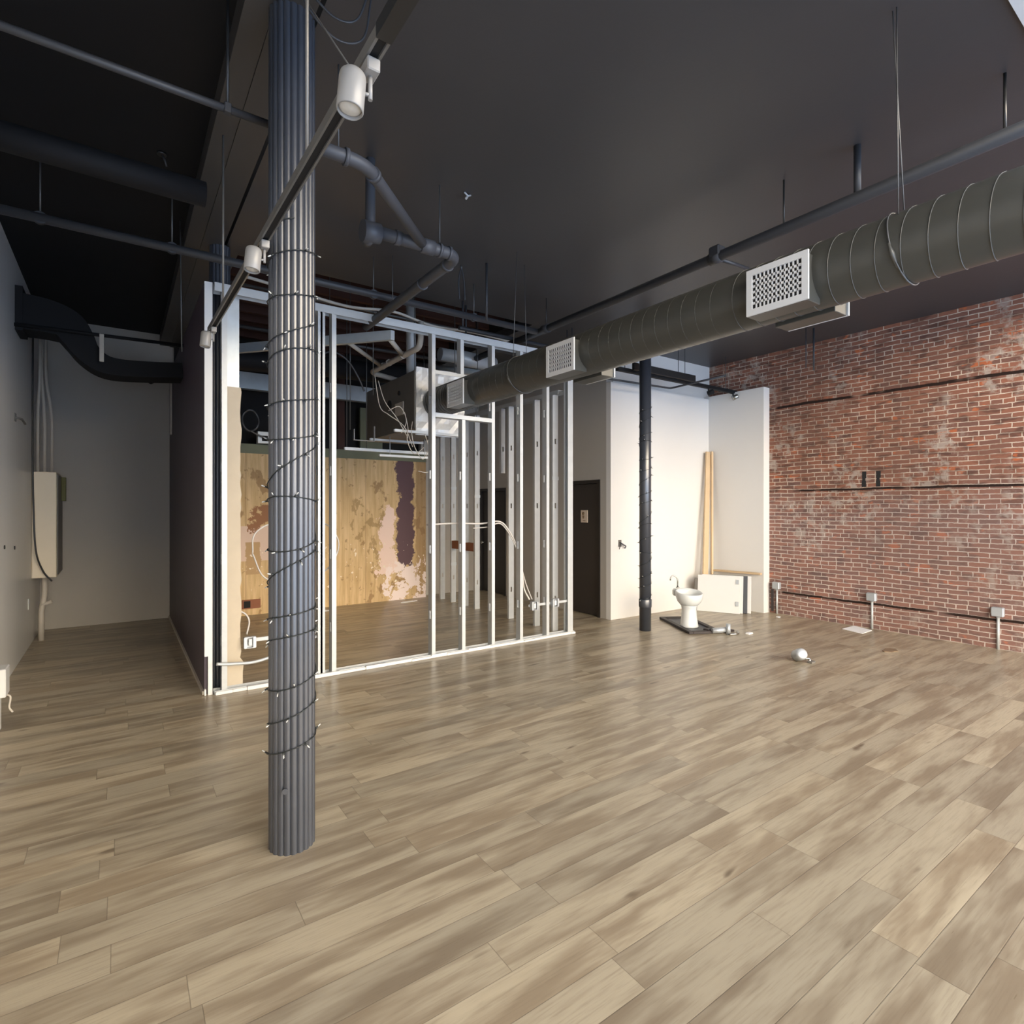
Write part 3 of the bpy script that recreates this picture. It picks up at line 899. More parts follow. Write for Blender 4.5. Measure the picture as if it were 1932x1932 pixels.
t = thing('stud_wall', (2.68, 5.38, 0), 'long metal stud wall frame facing the room, with a header around the duct', 'stud wall')
tr = MB()
tr.box(.66, 4.72, 5.33, 5.425, .001, .006)
for y in (5.33, 5.421):
    tr.box(.66, 4.72, y, y + .004, .006, .034)
tr.build('bottom_track', 'galv', t)
r2 = random.Random(4)
mud = MB()
x = .665
while x < 4.70:
    w = r2.uniform(.08, .3)
    mud.cbox(x, min(x + w, 4.72), 5.312 - r2.uniform(0, .012), 5.3295, .001, .022 + r2.uniform(0, .016), .003)
    x += w
mud.build('plaster_crust', 'trimwhite', t)
tr = MB().box(.66, 4.72, 5.33, 5.425, 3.513, 3.518)
for y in (5.33, 5.421):
    tr.box(.66, 4.72, y, y + .004, 3.445, 3.513)
tr.build('top_track', 'galv', t)
for x in (.715, 1.525, 1.655, 2.715, 3.475, 3.875, 4.275, 4.66):
    front_stud(x, .007, 3.512, t)
front_stud(1.59, .007, 3.512, t, flip=-1)
front_stud(4.662, .007, 3.512, t, flip=-1)
front_stud(3.085, .007, 2.565, t)
front_stud(3.065, 3.065, 3.512, t)
MB().box(2.757, 3.475, 5.333, 5.423, 2.567, 2.572).box(2.757, 3.475, 5.333, 5.337, 2.572, 2.612).box(2.757, 3.475, 5.419, 5.423, 2.572, 2.612).build('header', 'galv', t)
MB().box(2.757, 3.475, 5.333, 5.423, 3.06, 3.064).box(2.757, 3.475, 5.333, 5.337, 3.028, 3.06).build('header', 'galv', t)
MB().cbox(.757, .868, 5.44, 5.446, 2.66, 3.51, .001).build('stud_plate', 'galvdk', t)
MB().box(4.02, 4.30, 5.36, 5.364, .40, .43).box(4.318, 4.65, 5.36, 5.364, .40, .43).build('box_bracket', 'galv', t)

# strip of old drywall still standing behind the first stud
poly = [(.745, .036)]
z = .036
pts = []
while z < 2.64:
    pts.append((.880 + r2.uniform(-.008, .006) + (.018 if z < .25 else 0), z))
    z += r2.uniform(.04, .12)
poly = [(.762, .0)] + [(.885, 0)] + pts + [(.878, 2.66), (.762, 2.66)]
tag(MB().prism(poly, 'y', 5.428, 5.439).build('drywall_strip', 'gyp'), 'ragged narrow strip of bare drywall standing by the first studs at the left', 'drywall')

t = thing('stud_wall', (4.60, 7.1, 0), 'second metal stud wall, running back from the right end of the first', 'stud wall')
def side_stud(y, z0, z1, parent, w=.09, holes=(.42, 1.62, 2.45)):
    m = MB()
    x0, x1 = 4.6 - w / 2, 4.6 + w / 2
    th = .004
    m.box(x0, x0 + th, y, y + .042, z0, z1).box(x1 - th, x1, y, y + .042, z0, z1)
    xm = 4.6
    m.box(x0 + th, xm - .012, y, y + th, z0, z1).box(xm + .012, x1 - th, y, y + th, z0, z1)
    zs = [z0] + [h for h in holes if z0 + .1 < h < z1 - .1] + [z1]
    for i in range(len(zs) - 1):
        m.box(xm - .012, xm + .012, y, y + th, zs[i] + (.035 if i else 0), zs[i + 1] - (.035 if i < len(zs) - 2 else 0))
    return m.build('stud', 'galv', parent)
for y in (5.56, 5.94, 6.55, 7.48, 8.24, 8.63):
    side_stud(y, .0, 3.05, t)
side_stud(7.80, .0, 3.05, t, w=.06)
side_stud(6.76, 2.10, 3.05, t, w=.07)
m = MB().box(4.552, 4.648, 5.45, 8.85, 3.085, 3.09).box(4.552, 4.556, 5.45, 8.85, 3.04, 3.085).box(4.644, 4.648, 5.45, 8.85, 3.04, 3.085)
m.build('top_track', 'galv', t)
MB().box(4.56, 4.64, 7.53, 7.79, .90, 1.03).build('blocking', 'rust', t)
MB().box(4.56, 4.64, 7.86, 8.23, .91, 1.04).build('blocking', 'rust', t)
for y, z, w in ((5.60, 1.95, .10), (8.28, .62, .11), (7.52, 1.75, .09), (8.28, 1.9, .09), (5.60, .36, .10)):
    MB().box(4.548, 4.652, y - .044, y - .042, z, z + w * .45).build('stud_clip', 'galvdk', t)

tag(MB().add([(2.30, 5.45, 3.34), (2.345, 5.46, 3.34), (.70, 7.43, 3.34), (.66, 7.40, 3.34), (2.30, 5.45, 3.44), (2.345, 5.46, 3.44), (.70, 7.43, 3.44), (.66, 7.40, 3.44)],
             [(0, 3, 2, 1), (4, 5, 6, 7), (0, 1, 5, 4), (1, 2, 6, 5), (2, 3, 7, 6), (3, 0, 4, 7)]).build('brace_stud', 'galvdk'),
    'grey metal stud laid flat as a diagonal brace high inside the gutted room', 'stud')
m = MB().box(.66, 4.0, 8.86, 8.98, 3.33, 3.57).box(1.97, 1.99, 8.845, 8.86, 3.33, 3.57)
tag(m.build('header_panel', 'galvdk'), 'long pale grey sheet metal header across the back of the gutted room', 'header')

# wiring and boxes in the front stud wall
def wall_box(x, y, z, label, mat='steelbox', s=.10):
    t = thing('outlet_box', (x, y, z - s / 2), label, 'outlet box', 'outlet boxes in the stud wall')
    m = MB()
    a, b, c, d = x - s / 2, x + s / 2, z - s / 2, z + s / 2
    m.box(a, b, y + .04, y + .045, c, d).box(a, a + .005, y, y + .04, c, d).box(b - .005, b, y, y + .04, c, d).box(a, b, y, y + .04, c, c + .005).box(a, b, y, y + .04, d - .005, d)
    m.box(a + .005, a + .025, y, y + .003, c + .005, d - .005).box(b - .025, b - .005, y, y + .003, c + .005, d - .005)
    m.build('box_shell', mat, t)
    MB().cbox(x - .012, x + .018, y + .008, y + .035, z - .03, z + .03, .003).build('receptacle', 'trimwhite', t)
    return t
wall_box(.945, 5.37, .40, 'steel outlet box on a bracket arm just left of the foreground column')
wall_box(4.08, 5.305, .415, 'left steel outlet box of the pair near the right end of the stud wall')
wall_box(4.40, 5.305, .42, 'right steel outlet box of the pair near the right end of the stud wall')
tag(MB().cbox(.998, 1.52, 5.385, 5.395, .40, .435, .002).build('bracket_arm', 'galv'), 'flat steel arm holding the outlet box left of the foreground column', 'bracket')
tag(MB().tube(spline([(.67, 5.30, .27), (.80, 5.31, .25), (1.0, 5.32, .24), (1.3, 5.36, .30), (1.52, 5.37, .38)], 8), .014, 8).build('armoured_cable', 'galv'), 'armoured cable looping low across the first studs', 'cable')
tag(MB().tube(spline([(.93, 5.45, .46), (.95, 5.45, .58), (.90, 5.45, .66), (.80, 5.452, .68), (.77, 5.452, .62), (.78, 5.452, .42)], 8), .008, 8).build('pale_cable', 'cable'), 'pale cable curling above the outlet box by the drywall strip', 'cable')
loop = [(.98, 5.46, 1.18), (1.0, 5.46, 1.36), (1.18, 5.46, 1.46), (1.50, 5.46, 1.455), (1.66, 5.46, 1.42), (1.76, 5.46, 1.25), (1.70, 5.46, 1.06), (1.56, 5.46, .95), (1.3, 5.46, .90), (1.08, 5.46, .96)]
tag(MB().tube(spline(loop + [loop[0]], 8), .007, 8).build('cable_loop', 'cable'), 'big loop of pale cable hung behind the foreground column', 'cable')
tag(MB().tube(spline([(2.72, 5.46, 1.41), (3.1, 5.47, 1.42), (3.4, 5.465, 1.41), (3.66, 5.45, 1.43), (3.80, 5.44, 1.30), (3.92, 5.435, 1.08), (3.97, 5.43, .85), (4.0, 5.43, .62), (4.06, 5.40, .48)], 8), .010, 8).build('white_cable', 'cable'), 'white cable sagging along the studs down to the left outlet box of the pair', 'cable')
tag(MB().tube(spline([(3.3, 5.46, 1.36), (3.5, 5.46, 1.37), (3.68, 5.445, 1.40), (3.86, 5.43, 1.16), (3.95, 5.425, .9), (4.03, 5.425, .66), (4.10, 5.40, .48)], 8), .007, 8).build('white_cable', 'cable'), 'second thinner white cable twisted below the first along the studs', 'cable')

# ------------------------------------------------------------------ services inside the gutted room
t = thing('air_handler', (3.17, 6.8, 2.52), 'dusty dark box air handler hanging where the spiral duct ends', 'air handler')
MB().cbox(2.85, 3.50, 6.05, 7.65, 2.53, 3.23, .012).build('cabinet', 'dkmetal', t)
r3 = random.Random(11)
fm = MB()
nx, nz = 9, 10
vs, fs = [], []
for i in range(nx + 1):
    for k in range(nz + 1):
        vs.append((2.86 + .66 * i / nx, 6.03 + r3.uniform(-.018, .012), 2.46 + .80 * k / nz))
for i in range(nx):
    for k in range(nz):
        a = i * (nz + 1) + k
        fs.append((a, a + nz + 1, a + nz + 2, a + 1))
o0 = len(vs)
vs += [(p[0], 6.049, p[2]) for p in vs[:o0]]
fs += [tuple(q + o0 for q in f)[::-1] for f in fs[:]]
fm.add(vs, fs)
fm.build('foil_wrap', 'foil', t)
MB().cbox(2.838, 2.849, 6.35, 6.60, 2.74, 2.90, .003).build('access_cover', 'pvc', t)
MB().tube([(2.849, 6.78, 2.92), (2.835, 6.78, 2.92)], .055, 18).build('port', 'void', t)
MB().tube([(2.849, 6.48, 3.02), (2.835, 6.48, 3.02)], .028, 14).build('port', 'void', t)
for x, y in ((2.9, 6.15), (2.9, 7.5), (3.45, 6.15), (3.45, 7.5)):
    MB().tube([(x, y, 3.2), (x, y, 4.5)], .006, 8).build('hanger_rod', 'hanger', t)
tag(MB().tube([(2.98, 6.42, 3.235), (2.96, 6.40, 4.5)], .06, 20).build('vent_riser', 'galv'), 'shiny round metal riser standing on the air handler', 'duct')
tag(MB().tube([(3.45, 6.55, 3.62), (3.70, 6.55, 3.62), (3.71, 6.55, 3.62), (4.30, 6.55, 3.60)], [.085, .085, .10, .10], 20).build('metal_duct', 'galv'), 'shiny round metal duct lying high above the stud wall header', 'duct')
tag(MB().tube([(4.0, 6.0, 3.30), (3.5, 7.4, 3.66)], .045, 14).build('metal_duct', 'galvdk'), 'grey metal duct slanting behind the studs above the header', 'duct')
t = thing('waste_pipe', (2.76, 6.4, 3.4), 'beige waste piping with two wye branches high inside the gutted room', 'pipe')
MB().tube(bent([(2.79, 5.75, 3.70), (2.79, 5.77, 3.42), (2.745, 7.17, 3.40), (3.30, 7.17, 3.32)], .09), .034, 14).build('pipe_run', 'pvc', t)
MB().tube([(2.388, 5.69, 3.42), (2.78, 6.22, 3.42)], .027, 12).build('branch', 'pvc', t)
MB().tube([(1.98, 5.98, 3.42), (2.745, 6.83, 3.42)], .024, 12).build('branch', 'pvc', t)
for y in (6.18, 6.60, 6.80):
    MB().tube([(2.768, y, 3.415), (2.767, y + .03, 3.415)], .042, 14).build('pipe_collar', 'pvc', t)
rails = [((2.33, 3.56), 7.0, 2.345, .018, 'lowest long white support rail under the air handler'), ((2.75, 3.44), 6.9, 2.275, .014, 'short white rail hanging just under the lowest long support rail'),
         ((2.56, 3.44), 5.97, 2.478, .014, 'front white support rail along the lower front edge of the air handler'), ((2.68, 3.46), 7.04, 2.49, .015, 'middle white support rail right under the air handler')]
for (xa, xb), y, z, r, lab in rails:
    m = MB().box(xa, xb, y - .02, y - .016, z - r, z + r).box(xa, xb, y + .016, y + .02, z - r, z + r).box(xa, xb, y - .016, y + .016, z - r, z - r + .004)
    if y == 6.9:
        for xx in (2.90, 3.40):
            m.tube([(xx, y, z - r + .002), (xx, y, 2.54)], .005, 8)
    if y == 5.97:
        for xx in (2.90, 3.40):
            m.box(xx - .01, xx + .01, 5.985, 6.10, z - .004, z + .004).box(xx - .01, xx + .01, 6.09, 6.10, z - .004, 2.54)
    tag(m.build('support_rail', 'galv'), lab, 'rail', 'support rails under the air handler')
for i, (x, y, z0, z1) in enumerate(((2.36, 7.0, 2.329, 4.5), (2.62, 7.0, 2.329, 4.5), (3.44, 7.0, 2.329, 2.54), (2.40, 6.2, 2.9, 4.5), (1.93, 6.3, 2.9, 4.5), (2.18, 6.35, 2.5, 4.5), (1.52, 6.6, 3.1, 4.5), (1.72, 7.2, 2.9, 4.5), (3.88, 6.3, 2.9, 4.5), (4.1, 6.7, 2.8, 4.5))):
    z1 = 4.55
    lab = ['rod holding the left end of the lowest long support rail', 'second rod from the left on the lowest long support rail', 'short rod at the right end of the lowest long support rail',
           'thin rod in front of the beige waste pipe branches', 'thin rod right of the double stud, behind the brace stud', 'thin rod hanging lowest between the double stud and the air handler',
           'thin rod directly behind the double stud', 'thin rod hanging by the sheet metal header', 'thin rod right of the shiny metal duct', 'thin rod at the right, behind the second stud wall'][i]
    tag(MB().tube([(x, y, z0), (x, y, z1)], .005, 6).build('hanger_rod', 'hanger'), lab, 'rod')
tag(MB().box(2.45, 2.455, 6.98, 7.02, 2.46, 2.60).box(2.455, 2.72, 6.98, 7.02, 2.46, 2.465).box(2.72, 2.725, 6.98, 7.02, 2.46, 2.66).build('trapeze_hanger', 'galv'), 'small U shaped hanger left of the air handler', 'hanger')
for i, (y, z, r, mt, lab) in enumerate(((5.60, 3.98, .030, 'pipe', 'dark pipe nearest the ceiling edge over the stud wall'), (5.86, 3.92, .020, 'pipe', 'second dark pipe behind the ceiling edge'),
                                        (6.25, 3.88, .016, 'hanger', 'thin conduit high under the joists'), (7.5, 3.82, .022, 'hanger', 'grey conduit crossing deep inside the gutted room'),
                                        (8.2, 3.66, .030, 'pipe', 'deepest dark pipe crossing before the back of the gutted room'))):
    tag(MB().tube([(.92, y, z), (4.33, y, z)], r, 10).build('ceiling_pipe', mt), lab, 'pipe') if y > 5.72 else None
tag(MB().tube(spline([(.95, 5.80, 3.80), (1.5, 5.84, 3.77), (2.0, 5.86, 3.74), (2.5, 5.84, 3.78), (3.0, 5.86, 3.72), (3.6, 5.9, 3.76), (4.2, 5.92, 3.74)], 10), .016, 8).build('flexible_conduit', 'pvc'), 'pale flexible conduit snaking under the joists over the stud wall', 'conduit')
tag(MB().tube(spline([(.70, 7.6, 3.42), (1.4, 7.65, 3.46), (2.2, 7.6, 3.5), (2.9, 7.75, 3.55), (3.6, 7.85, 3.62)], 8), .14, 18).build('flexible_duct', 'black'), 'black flexible duct sagging across the gutted room', 'duct')
tag(MB().tube(spline([(1.75, 6.2, 3.05), (1.78, 6.2, 3.22), (1.92, 6.22, 3.33), (2.10, 6.25, 3.28), (2.25, 6.3, 3.12), (2.33, 6.3, 2.95)], 8), .010, 8).build('arched_cable', 'pipe'), 'dark cable arching above the sheet metal header', 'cable')
rc = random.Random(21)
paths = [[(2.42, 6.1, 3.05), (2.46, 6.0, 2.80), (2.58, 5.95, 2.62), (2.72, 5.95, 2.40)],
         [(2.38, 6.1, 3.10), (2.42, 6.05, 2.75), (2.50, 5.98, 2.65), (2.66, 5.92, 2.52), (2.78, 5.95, 2.30)],
         [(2.70, 6.0, 2.70), (2.72, 5.95, 2.52), (2.70, 5.92, 2.36), (2.80, 5.95, 2.22), (2.92, 5.95, 2.30)],
         [(2.80, 6.0, 2.60), (2.74, 5.9, 2.48), (2.78, 5.9, 2.30), (2.88, 5.9, 2.16), (2.98, 5.95, 2.26)],
         [(2.50, 6.0, 2.70), (2.62, 5.95, 2.75), (2.70, 5.95, 2.60), (2.64, 5.95, 2.45)],
         [(2.95, 6.0, 2.50), (3.0, 5.92, 2.20), (2.97, 5.93, 2.02), (2.84, 5.93, 2.02)]]
labs = ['leftmost grey cable drooping past the left side of the air handler', 'long pale cable slanting down from the air handler to the support rails', 'cable tangle strand looping below the middle of the support rails',
        'cable strand hanging lowest under the support rails', 'short cable curl beside the air handler access cover', 'bent cable end hanging at the right below the rails']
for pth, lab in zip(paths, labs):
    tag(MB().tube(spline(pth, 8), .0048, 7).build('loose_cable', 'pvc'), lab, 'cable')
t = thing('cable_coil', (1.55, 8.8, 2.70), 'dark coil of cable hanging at the back left of the gutted room', 'coil')
MB().tube([(1.55 + .11 * math.cos(a), 8.8 + .02 * math.sin(3 * a), 2.86 + .15 * math.sin(a)) for a in [2 * math.pi * k / 36 for k in range(36)]], .016, 8, closed=True).build('coil_ring', 'hanger', t)
MB().tube(spline([(1.55, 8.8, 2.71), (1.65, 8.8, 2.66), (1.82, 8.8, 2.60)], 6), .012, 8).build('cable_tail', 'hanger', t)
t = thing('junction_box', (1.80, 8.9, 2.42), 'pale box standing on the board edge at the back left', 'box')
MB().cbox(1.66, 1.95, 8.86, 8.98, 2.545, 2.72, .004).build('box_body', 'galv', t)
MB().box(1.72, 1.80, 8.855, 8.86, 2.58, 2.66).build('box_opening', 'void', t)
t = thing('outlet_hole', (1.55, 8.98, .08), 'open brown outlet box at the foot of the bare sheathing, left', 'outlet box')
MB().box(1.47, 1.72, 8.965, 8.999, .10, .23).build('box_back', 'rust', t)
MB().box(1.49, 1.58, 8.960, 8.965, .115, .215).build('box_opening', 'void', t)
for x, y, w, d, a, lab in ((4.0, 8.72, .34, .12, .2, 'white torn paper scrap on the floor at the right foot of the bare sheathing'), (2.55, 8.7, .40, .10, -.1, 'white torn paper scrap on the floor at the middle of the bare sheathing')):
    Rz = Matrix.Translation((x, y, 0)) @ Matrix.Rotation(a, 4, 'Z')
    rp = random.Random(int(x * 10))
    poly = [(w / 2 * math.cos(q) * rp.uniform(.7, 1.1), d / 2 * math.sin(q) * rp.uniform(.7, 1.1)) for q in [2 * math.pi * k / 14 for k in range(14)]]
    m = MB().prism(poly, 'z', .001, .008)
    m.v = [Rz @ p for p in m.v]
    tag(m.build('paper_scrap', 'paper'), lab, 'scrap')

for x0, x1, y, z1, mt, lab in ((2.95, 3.07, 9.20, 4.4, 'joist', 'brown timber post in the dark gap above the sheathing, left of the air handler'),
                               (2.45, 2.52, 9.25, 4.4, 'dkmetal', 'grey upright in the dark gap above the sheathing, left of the brown post'),
                               (3.35, 3.75, 9.25, 3.3, 'green', 'olive board in the dark gap above the sheathing, behind the air handler')):
    tag(MB().cbox(x0, x1, y, y + .07, 0.0, z1, .004).build('upright_post', mt), lab, 'post')
for x0, x1, y, z, lab in ((3.25, 4.95, 5.62, 3.50, 'lower dark pipe behind the stud wall head, right of the drain pipe'), (3.15, 4.95, 5.52, 3.64, 'upper dark pipe behind the stud wall head, right of the drain pipe')):
    tag(MB().tube([(x0, y, z), (x0 + .02, y, z), (x1, y, z)], .024, 10).tube([(x0 + .05, y, z), (x0 + .05, y, CZ if y < 5.7 else 4.2)], .012, 8).tube([(x1 - .1, y, z), (x1 - .1, y, CZ)], .006, 8).build('ceiling_pipe', 'pipe'), lab, 'pipe')
t = thing('pipe_saddle', (2.72, 4.72, 3.60), 'wire saddle loop hanging from the ceiling over the branch pipe', 'hanger')
MB().tube(spline([(2.70, 4.72, 3.62), (2.69, 4.72, 3.80), (2.72, 4.72, 3.92), (2.75, 4.72, 3.80), (2.76, 4.72, 3.62)], 6), .007, 6).build('loop', 'pipe', t)
MB().tube([(2.72, 4.72, 3.92), (2.72, 4.72, CZ)], .01, 8).build('anchor', 'hanger', t)

# ------------------------------------------------------------------ sink corner
t = thing('dark_frame_board', (6.15, 4.75, 0), 'dark wooden framed board lying flat under the pedestal sink', 'board')
ax = Vector((-.46, -.86, 0)).normalized()
ay = Vector((ax.y, -ax.x, 0)) * -1
Bm = Matrix(((ax.x, -ay.x, 0, 6.31), (ax.y, -ay.y, 0, 5.30), (0, 0, 1, 0), (0, 0, 0, 1)))
L_, W_ = .97, .44
MB().cbox(0, L_, -.06, 0, .001, .035, .004, Bm).build('frame_rail', 'dkwood', t)
MB().cbox(0, L_, -W_, -W_ + .06, .001, .035, .004, Bm).build('frame_rail', 'dkwood', t)
MB().cbox(0, .06, -W_ + .06, -.06, .001, .035, .004, Bm).build('frame_rail', 'dkwood', t)
MB().cbox(L_ - .06, L_, -W_ + .06, -.06, .001, .035, .004, Bm).build('frame_rail', 'dkwood', t)
MB().box(.06, L_ - .06, -W_ + .06, -.06, .001, .014, Bm).build('inner_panel', 'drain', t)
SX, SY = 6.195, 4.705
t = thing('pedestal_sink', (SX, SY, .014), 'white porcelain pedestal sink with a bent faucet standing on the floor', 'sink')
MB().lathe([(.118, .0), (.121, .012), (.112, .04), (.100, .14), (.095, .22), (.10, .27), (.11, .29)], (SX, SY, .015), 36).build('pedestal', 'porcelain', t)
bm_ = MB()
prof = [(.07, .27), (.11, .285), (.150, .33), (.172, .39), (.178, .435), (.176, .455), (.168, .462), (.158, .455), (.14, .42), (.10, .375), (.04, .36), (.012, .358)]
bm_.lathe(prof, (SX, SY, .015), 44)
# rim dips toward the front and rises at the back
fd = Vector((-.35, -.94, 0)).normalized()
for p in bm_.v:
    h = p.z - .015
    if h > .30:
        q = Vector((p.x - SX, p.y - SY, 0)).dot(fd) / .178
        p.z += -.028 * q * max(0, (h - .30) / .16)
bo = bm_.build('basin', 'porcelain', t)
bk = -fd
sdv = Vector((-fd.y, fd.x, 0))
dk = MB()
for k in range(1):
    c0 = Vector((SX, SY, .015)) + bk * .15
    Rm = Matrix(((sdv.x, bk.x, 0, c0.x), (sdv.y, bk.y, 0, c0.y), (0, 0, 1, 0), (0, 0, 0, 1)))
    dk.cbox(-.13, .13, -.02, .07, .40, .497, .02, Rm)
dk.build('back_deck', 'porcelain', t)
MB().tube([Vector((SX, SY, .374)), Vector((SX, SY, .378))], .018, 14).build('drain', 'chrome', t)
fb = Vector((SX, SY, .505)) + bk * .17 - sdv * -.0
ld = Vector((-.8177, .5757, 0))
fb = fb + ld * .06
fa = MB().tube([fb, fb + Vector((0, 0, .015))], [.024, .018], 16)
fa.tube(bent([fb, fb + Vector((0, 0, .13)), fb + Vector((0, 0, .17)) + ld * .05, fb + Vector((0, 0, .145)) + ld * .095, fb + Vector((0, 0, .10)) + ld * .10], .04), .009, 10)
fa.build('faucet', 'chrome', t)

t = thing('metal_fittings', (6.25, 4.22, 0), 'small heap of grey metal fittings on the floor right of the pedestal sink', 'fittings')
MB().tube([(6.12, 4.30, .04), (6.30, 4.20, .05)], .034, 14).build('tube_piece', 'steelbox', t)
MB().tube([(6.27, 4.17, .0), (6.27, 4.17, .13)], .028, 14).build('tube_piece', 'steelbox', t)
MB().tube(bent([(6.22, 4.12, .012), (6.36, 4.08, .012), (6.45, 4.16, .012)], .04), .012, 8).build('rod_piece', 'chrome', t)
MB().cbox(6.10, 6.22, 4.33, 4.42, .0, .05, .006).build('bracket_piece', 'dkwood', t)
MB().cbox(6.30, 6.48, 4.22, 4.30, .0, .022, .004).build('dark_bar', 'dkwood', t)
tag(MB().cbox(6.45, 6.54, 4.00, 4.05, .0, .018, .003).build('white_offcut', 'paper'), 'small white offcut on the floor right of the metal fittings', 'offcut')

def leaning(name, mat, p0, ang, w, h, th, lean, label, cat, group=None, base=0.002):
    # board standing on the floor at p0, running at ang (radians) and leaning back
    Rm = Matrix.Translation((p0[0], p0[1], base)) @ Matrix.Rotation(ang, 4, 'Z') @ Matrix.Rotation(-lean, 4, 'X')
    m = MB().cbox(0, w, 0, th, 0, h, .003, Rm)
    return Rm, m
Rm, m = leaning('x', 'white', (7.30, 5.40), -1.12, .62, .555, .022, .16, '', '')
t = thing('cabinet_door', (7.42, 5.12, 0), 'white hinged cabinet door leaning in front behind the pedestal sink', 'cabinet door')
m.build('door_panel', 'trimwhite', t)
MB().cbox(-.045, .0, -.004, .03, .0, .50, .002, Rm).build('shaded_edge', 'dkmetal', t)  # shadow on the door's left edge, painted as a dark strip
for z in (.11, .44):
    MB().cbox(.555, .60, -.012, .0, z, z + .07, .003, Rm).build('hinge', 'steelbox', t)
specs = [((7.370, 5.375), -1.12, .60, .56, .018, .14, 'white panel leaning just behind the hinged cabinet door', 'trimwhite'),
         ((7.47, 5.27), -1.12, .52, .56, .016, .10, 'dark edged narrow panel leaning third from the pedestal sink', 'drain'),
         ((7.525, 5.22), -1.12, .50, .555, .016, .09, 'white panel leaning last, nearest the white return wall', 'trimwhite')]
for p0, ang, w, h, th, ln, lab, mt in specs:
    Rm, m = leaning('x', mt, p0, ang, w, h, th, ln, lab, 'panel')
    tag(m.build('leaning_panel', mt), lab, 'panel')
boards = [((7.50, 5.42), (7.825, 5.58, 2.50), .07, 'left pine board of those leaning in the white corner'),
          ((7.66, 5.50), (7.90, 5.615, 2.46), .05, 'middle pine board of those leaning in the white corner'),
          ((7.765, 5.46), (7.922, 5.57, 2.51), .035, 'right pine board of those leaning in the white corner')]
for (bx, by), top, w, lab in boards:
    b0, b1 = Vector((bx, by, 0.0)), Vector(top)
    d = (b1 - b0)
    xs = Vector((1, -.3, 0)).normalized()
    yv = d.cross(xs).normalized()
    xs = yv.cross(d).normalized()
    Lb = d.length
    dn = d.normalized()
    Rm = Matrix(((xs.x, yv.x, dn.x, b0.x), (xs.y, yv.y, dn.y, b0.y), (xs.z, yv.z, dn.z, b0.z), (0, 0, 0, 1)))
    tag(MB().cbox(-w / 2, w / 2, -.016, .016, 0.005, Lb, .003, Rm).build('pine_board', 'pine'), lab, 'board', 'pine boards in the white corner')
Rm = Matrix.Translation((7.885, 5.50, .575)) @ Matrix.Rotation(-math.pi / 2 + .02, 4, 'Z') @ Matrix.Rotation(-.02, 4, 'Y')
tag(MB().cbox(0, .80, -.03, .03, -.012, .018, .003, Rm).build('wood_strip', 'pine'), 'wood strip lying across the tops of the leaning panels', 'strip')

# outlets on conduit along the brick
for y, lab in ((4.56, 'steel outlet box on conduit nearest the white return wall'), (3.263, 'middle steel outlet box on conduit along the brick wall'), (1.977, 'right hand steel outlet box on conduit along the brick wall')):
    t = thing('conduit_outlet', (8.07, y, 0), lab, 'outlet', 'outlets along the brick wall')
    MB().cbox(8.045, 8.109, y - .055, y + .055, .37, .475, .008).build('box_body', 'steelbox', t)
    MB().cbox(8.040, 8.045, y - .05, y + .05, .376, .469, .002).build('cover_plate', 'steelbox', t)
    MB().tube([(8.088, y + .0, .0), (8.088, y, .37)], .014, 12).build('conduit', 'galv', t)
    MB().tube([(8.088, y + .0, .355), (8.088, y, .37)], .019, 12).build('connector', 'steelbox', t)
    if y > 4:
        MB().box(8.06, 8.07, y + .04, y + .075, .03, .36).build('dark_strap', 'dkwood', t)
# pockets in the brickwork
for y in (3.371, 3.20):
    m = MB()
    m.box(8.1085, 8.1105, y - .026, y + .026, 1.87, 1.95).box(8.1085, 8.1105, y - .018, y + .020, 1.95, 1.985).box(8.1085, 8.1105, y - .03, y + .022, 1.985, 2.075)
    m.build('wall_pocket', 'void')['kind'] = 'structure'
# floor bits
m = MB().prism([(7.753, 3.483), (8.085, 3.482), (7.968, 3.217), (7.669, 3.206)], 'z', .001, .006)
tag(m.build('paper_sheet', 'paper'), 'white sheet lying on the floor under the middle brick wall outlet', 'paper')
t = thing('loose_lamp_head', (5.76, 2.98, 0), 'loose silver track lamp head lying alone on the open floor', 'lamp head')
Rm = Matrix.Translation((5.75, 3.0, .075)) @ Matrix.Rotation(1.15, 4, Vector((.8177, -.5757, 0)))
MB().lathe([(.01, .07), (.045, .068), (.056, .055), (.060, .03), (.060, -.06), (.056, -.066), (.050, -.05), (.01, -.045)], seg=28, mat=Rm).build('can', 'steelbox', t)
MB().tube(bent([(5.77, 2.97, .03), (5.82, 2.93, .045), (5.80, 2.92, .008)], .02), .010, 8).build('stem', 'chrome', t)
MB().cbox(5.77, 5.84, 2.88, 2.93, .0, .022, .004).build('adapter', 'dkmetal', t)
rp = random.Random(5)
for x, y, w, lab, mt in ((7.02, 2.65, .13, 'flat dark scrap on the floor toward the right brick wall outlet', 'signmark'), (7.85, 4.40, .05, 'tiny white scrap on the floor by the return wall', 'paper')):
    poly = [(x + w * math.cos(q) * rp.uniform(.5, 1), y + w * .6 * math.sin(q) * rp.uniform(.5, 1)) for q in [2 * math.pi * k / 11 for k in range(11)]]
    tag(MB().prism(poly, 'z', .001, .007).build('floor_scrap', mt), lab, 'scrap')
t = thing('capped_wires', (5.88, 5.65, 1.03), 'dark tuft of capped wires poking out of the white wall left of the slim column', 'wires')
MB().cbox(5.84, 5.90, 5.643, 5.6495, 1.03, 1.13, .002).build('hole_plate', 'dkmetal', t)
MB().tube(spline([(5.87, 5.645, 1.10), (5.86, 5.62, 1.08), (5.83, 5.61, 1.03), (5.82, 5.61, 1.0)], 6), .006, 6).build('wire_end', 'rail', t)
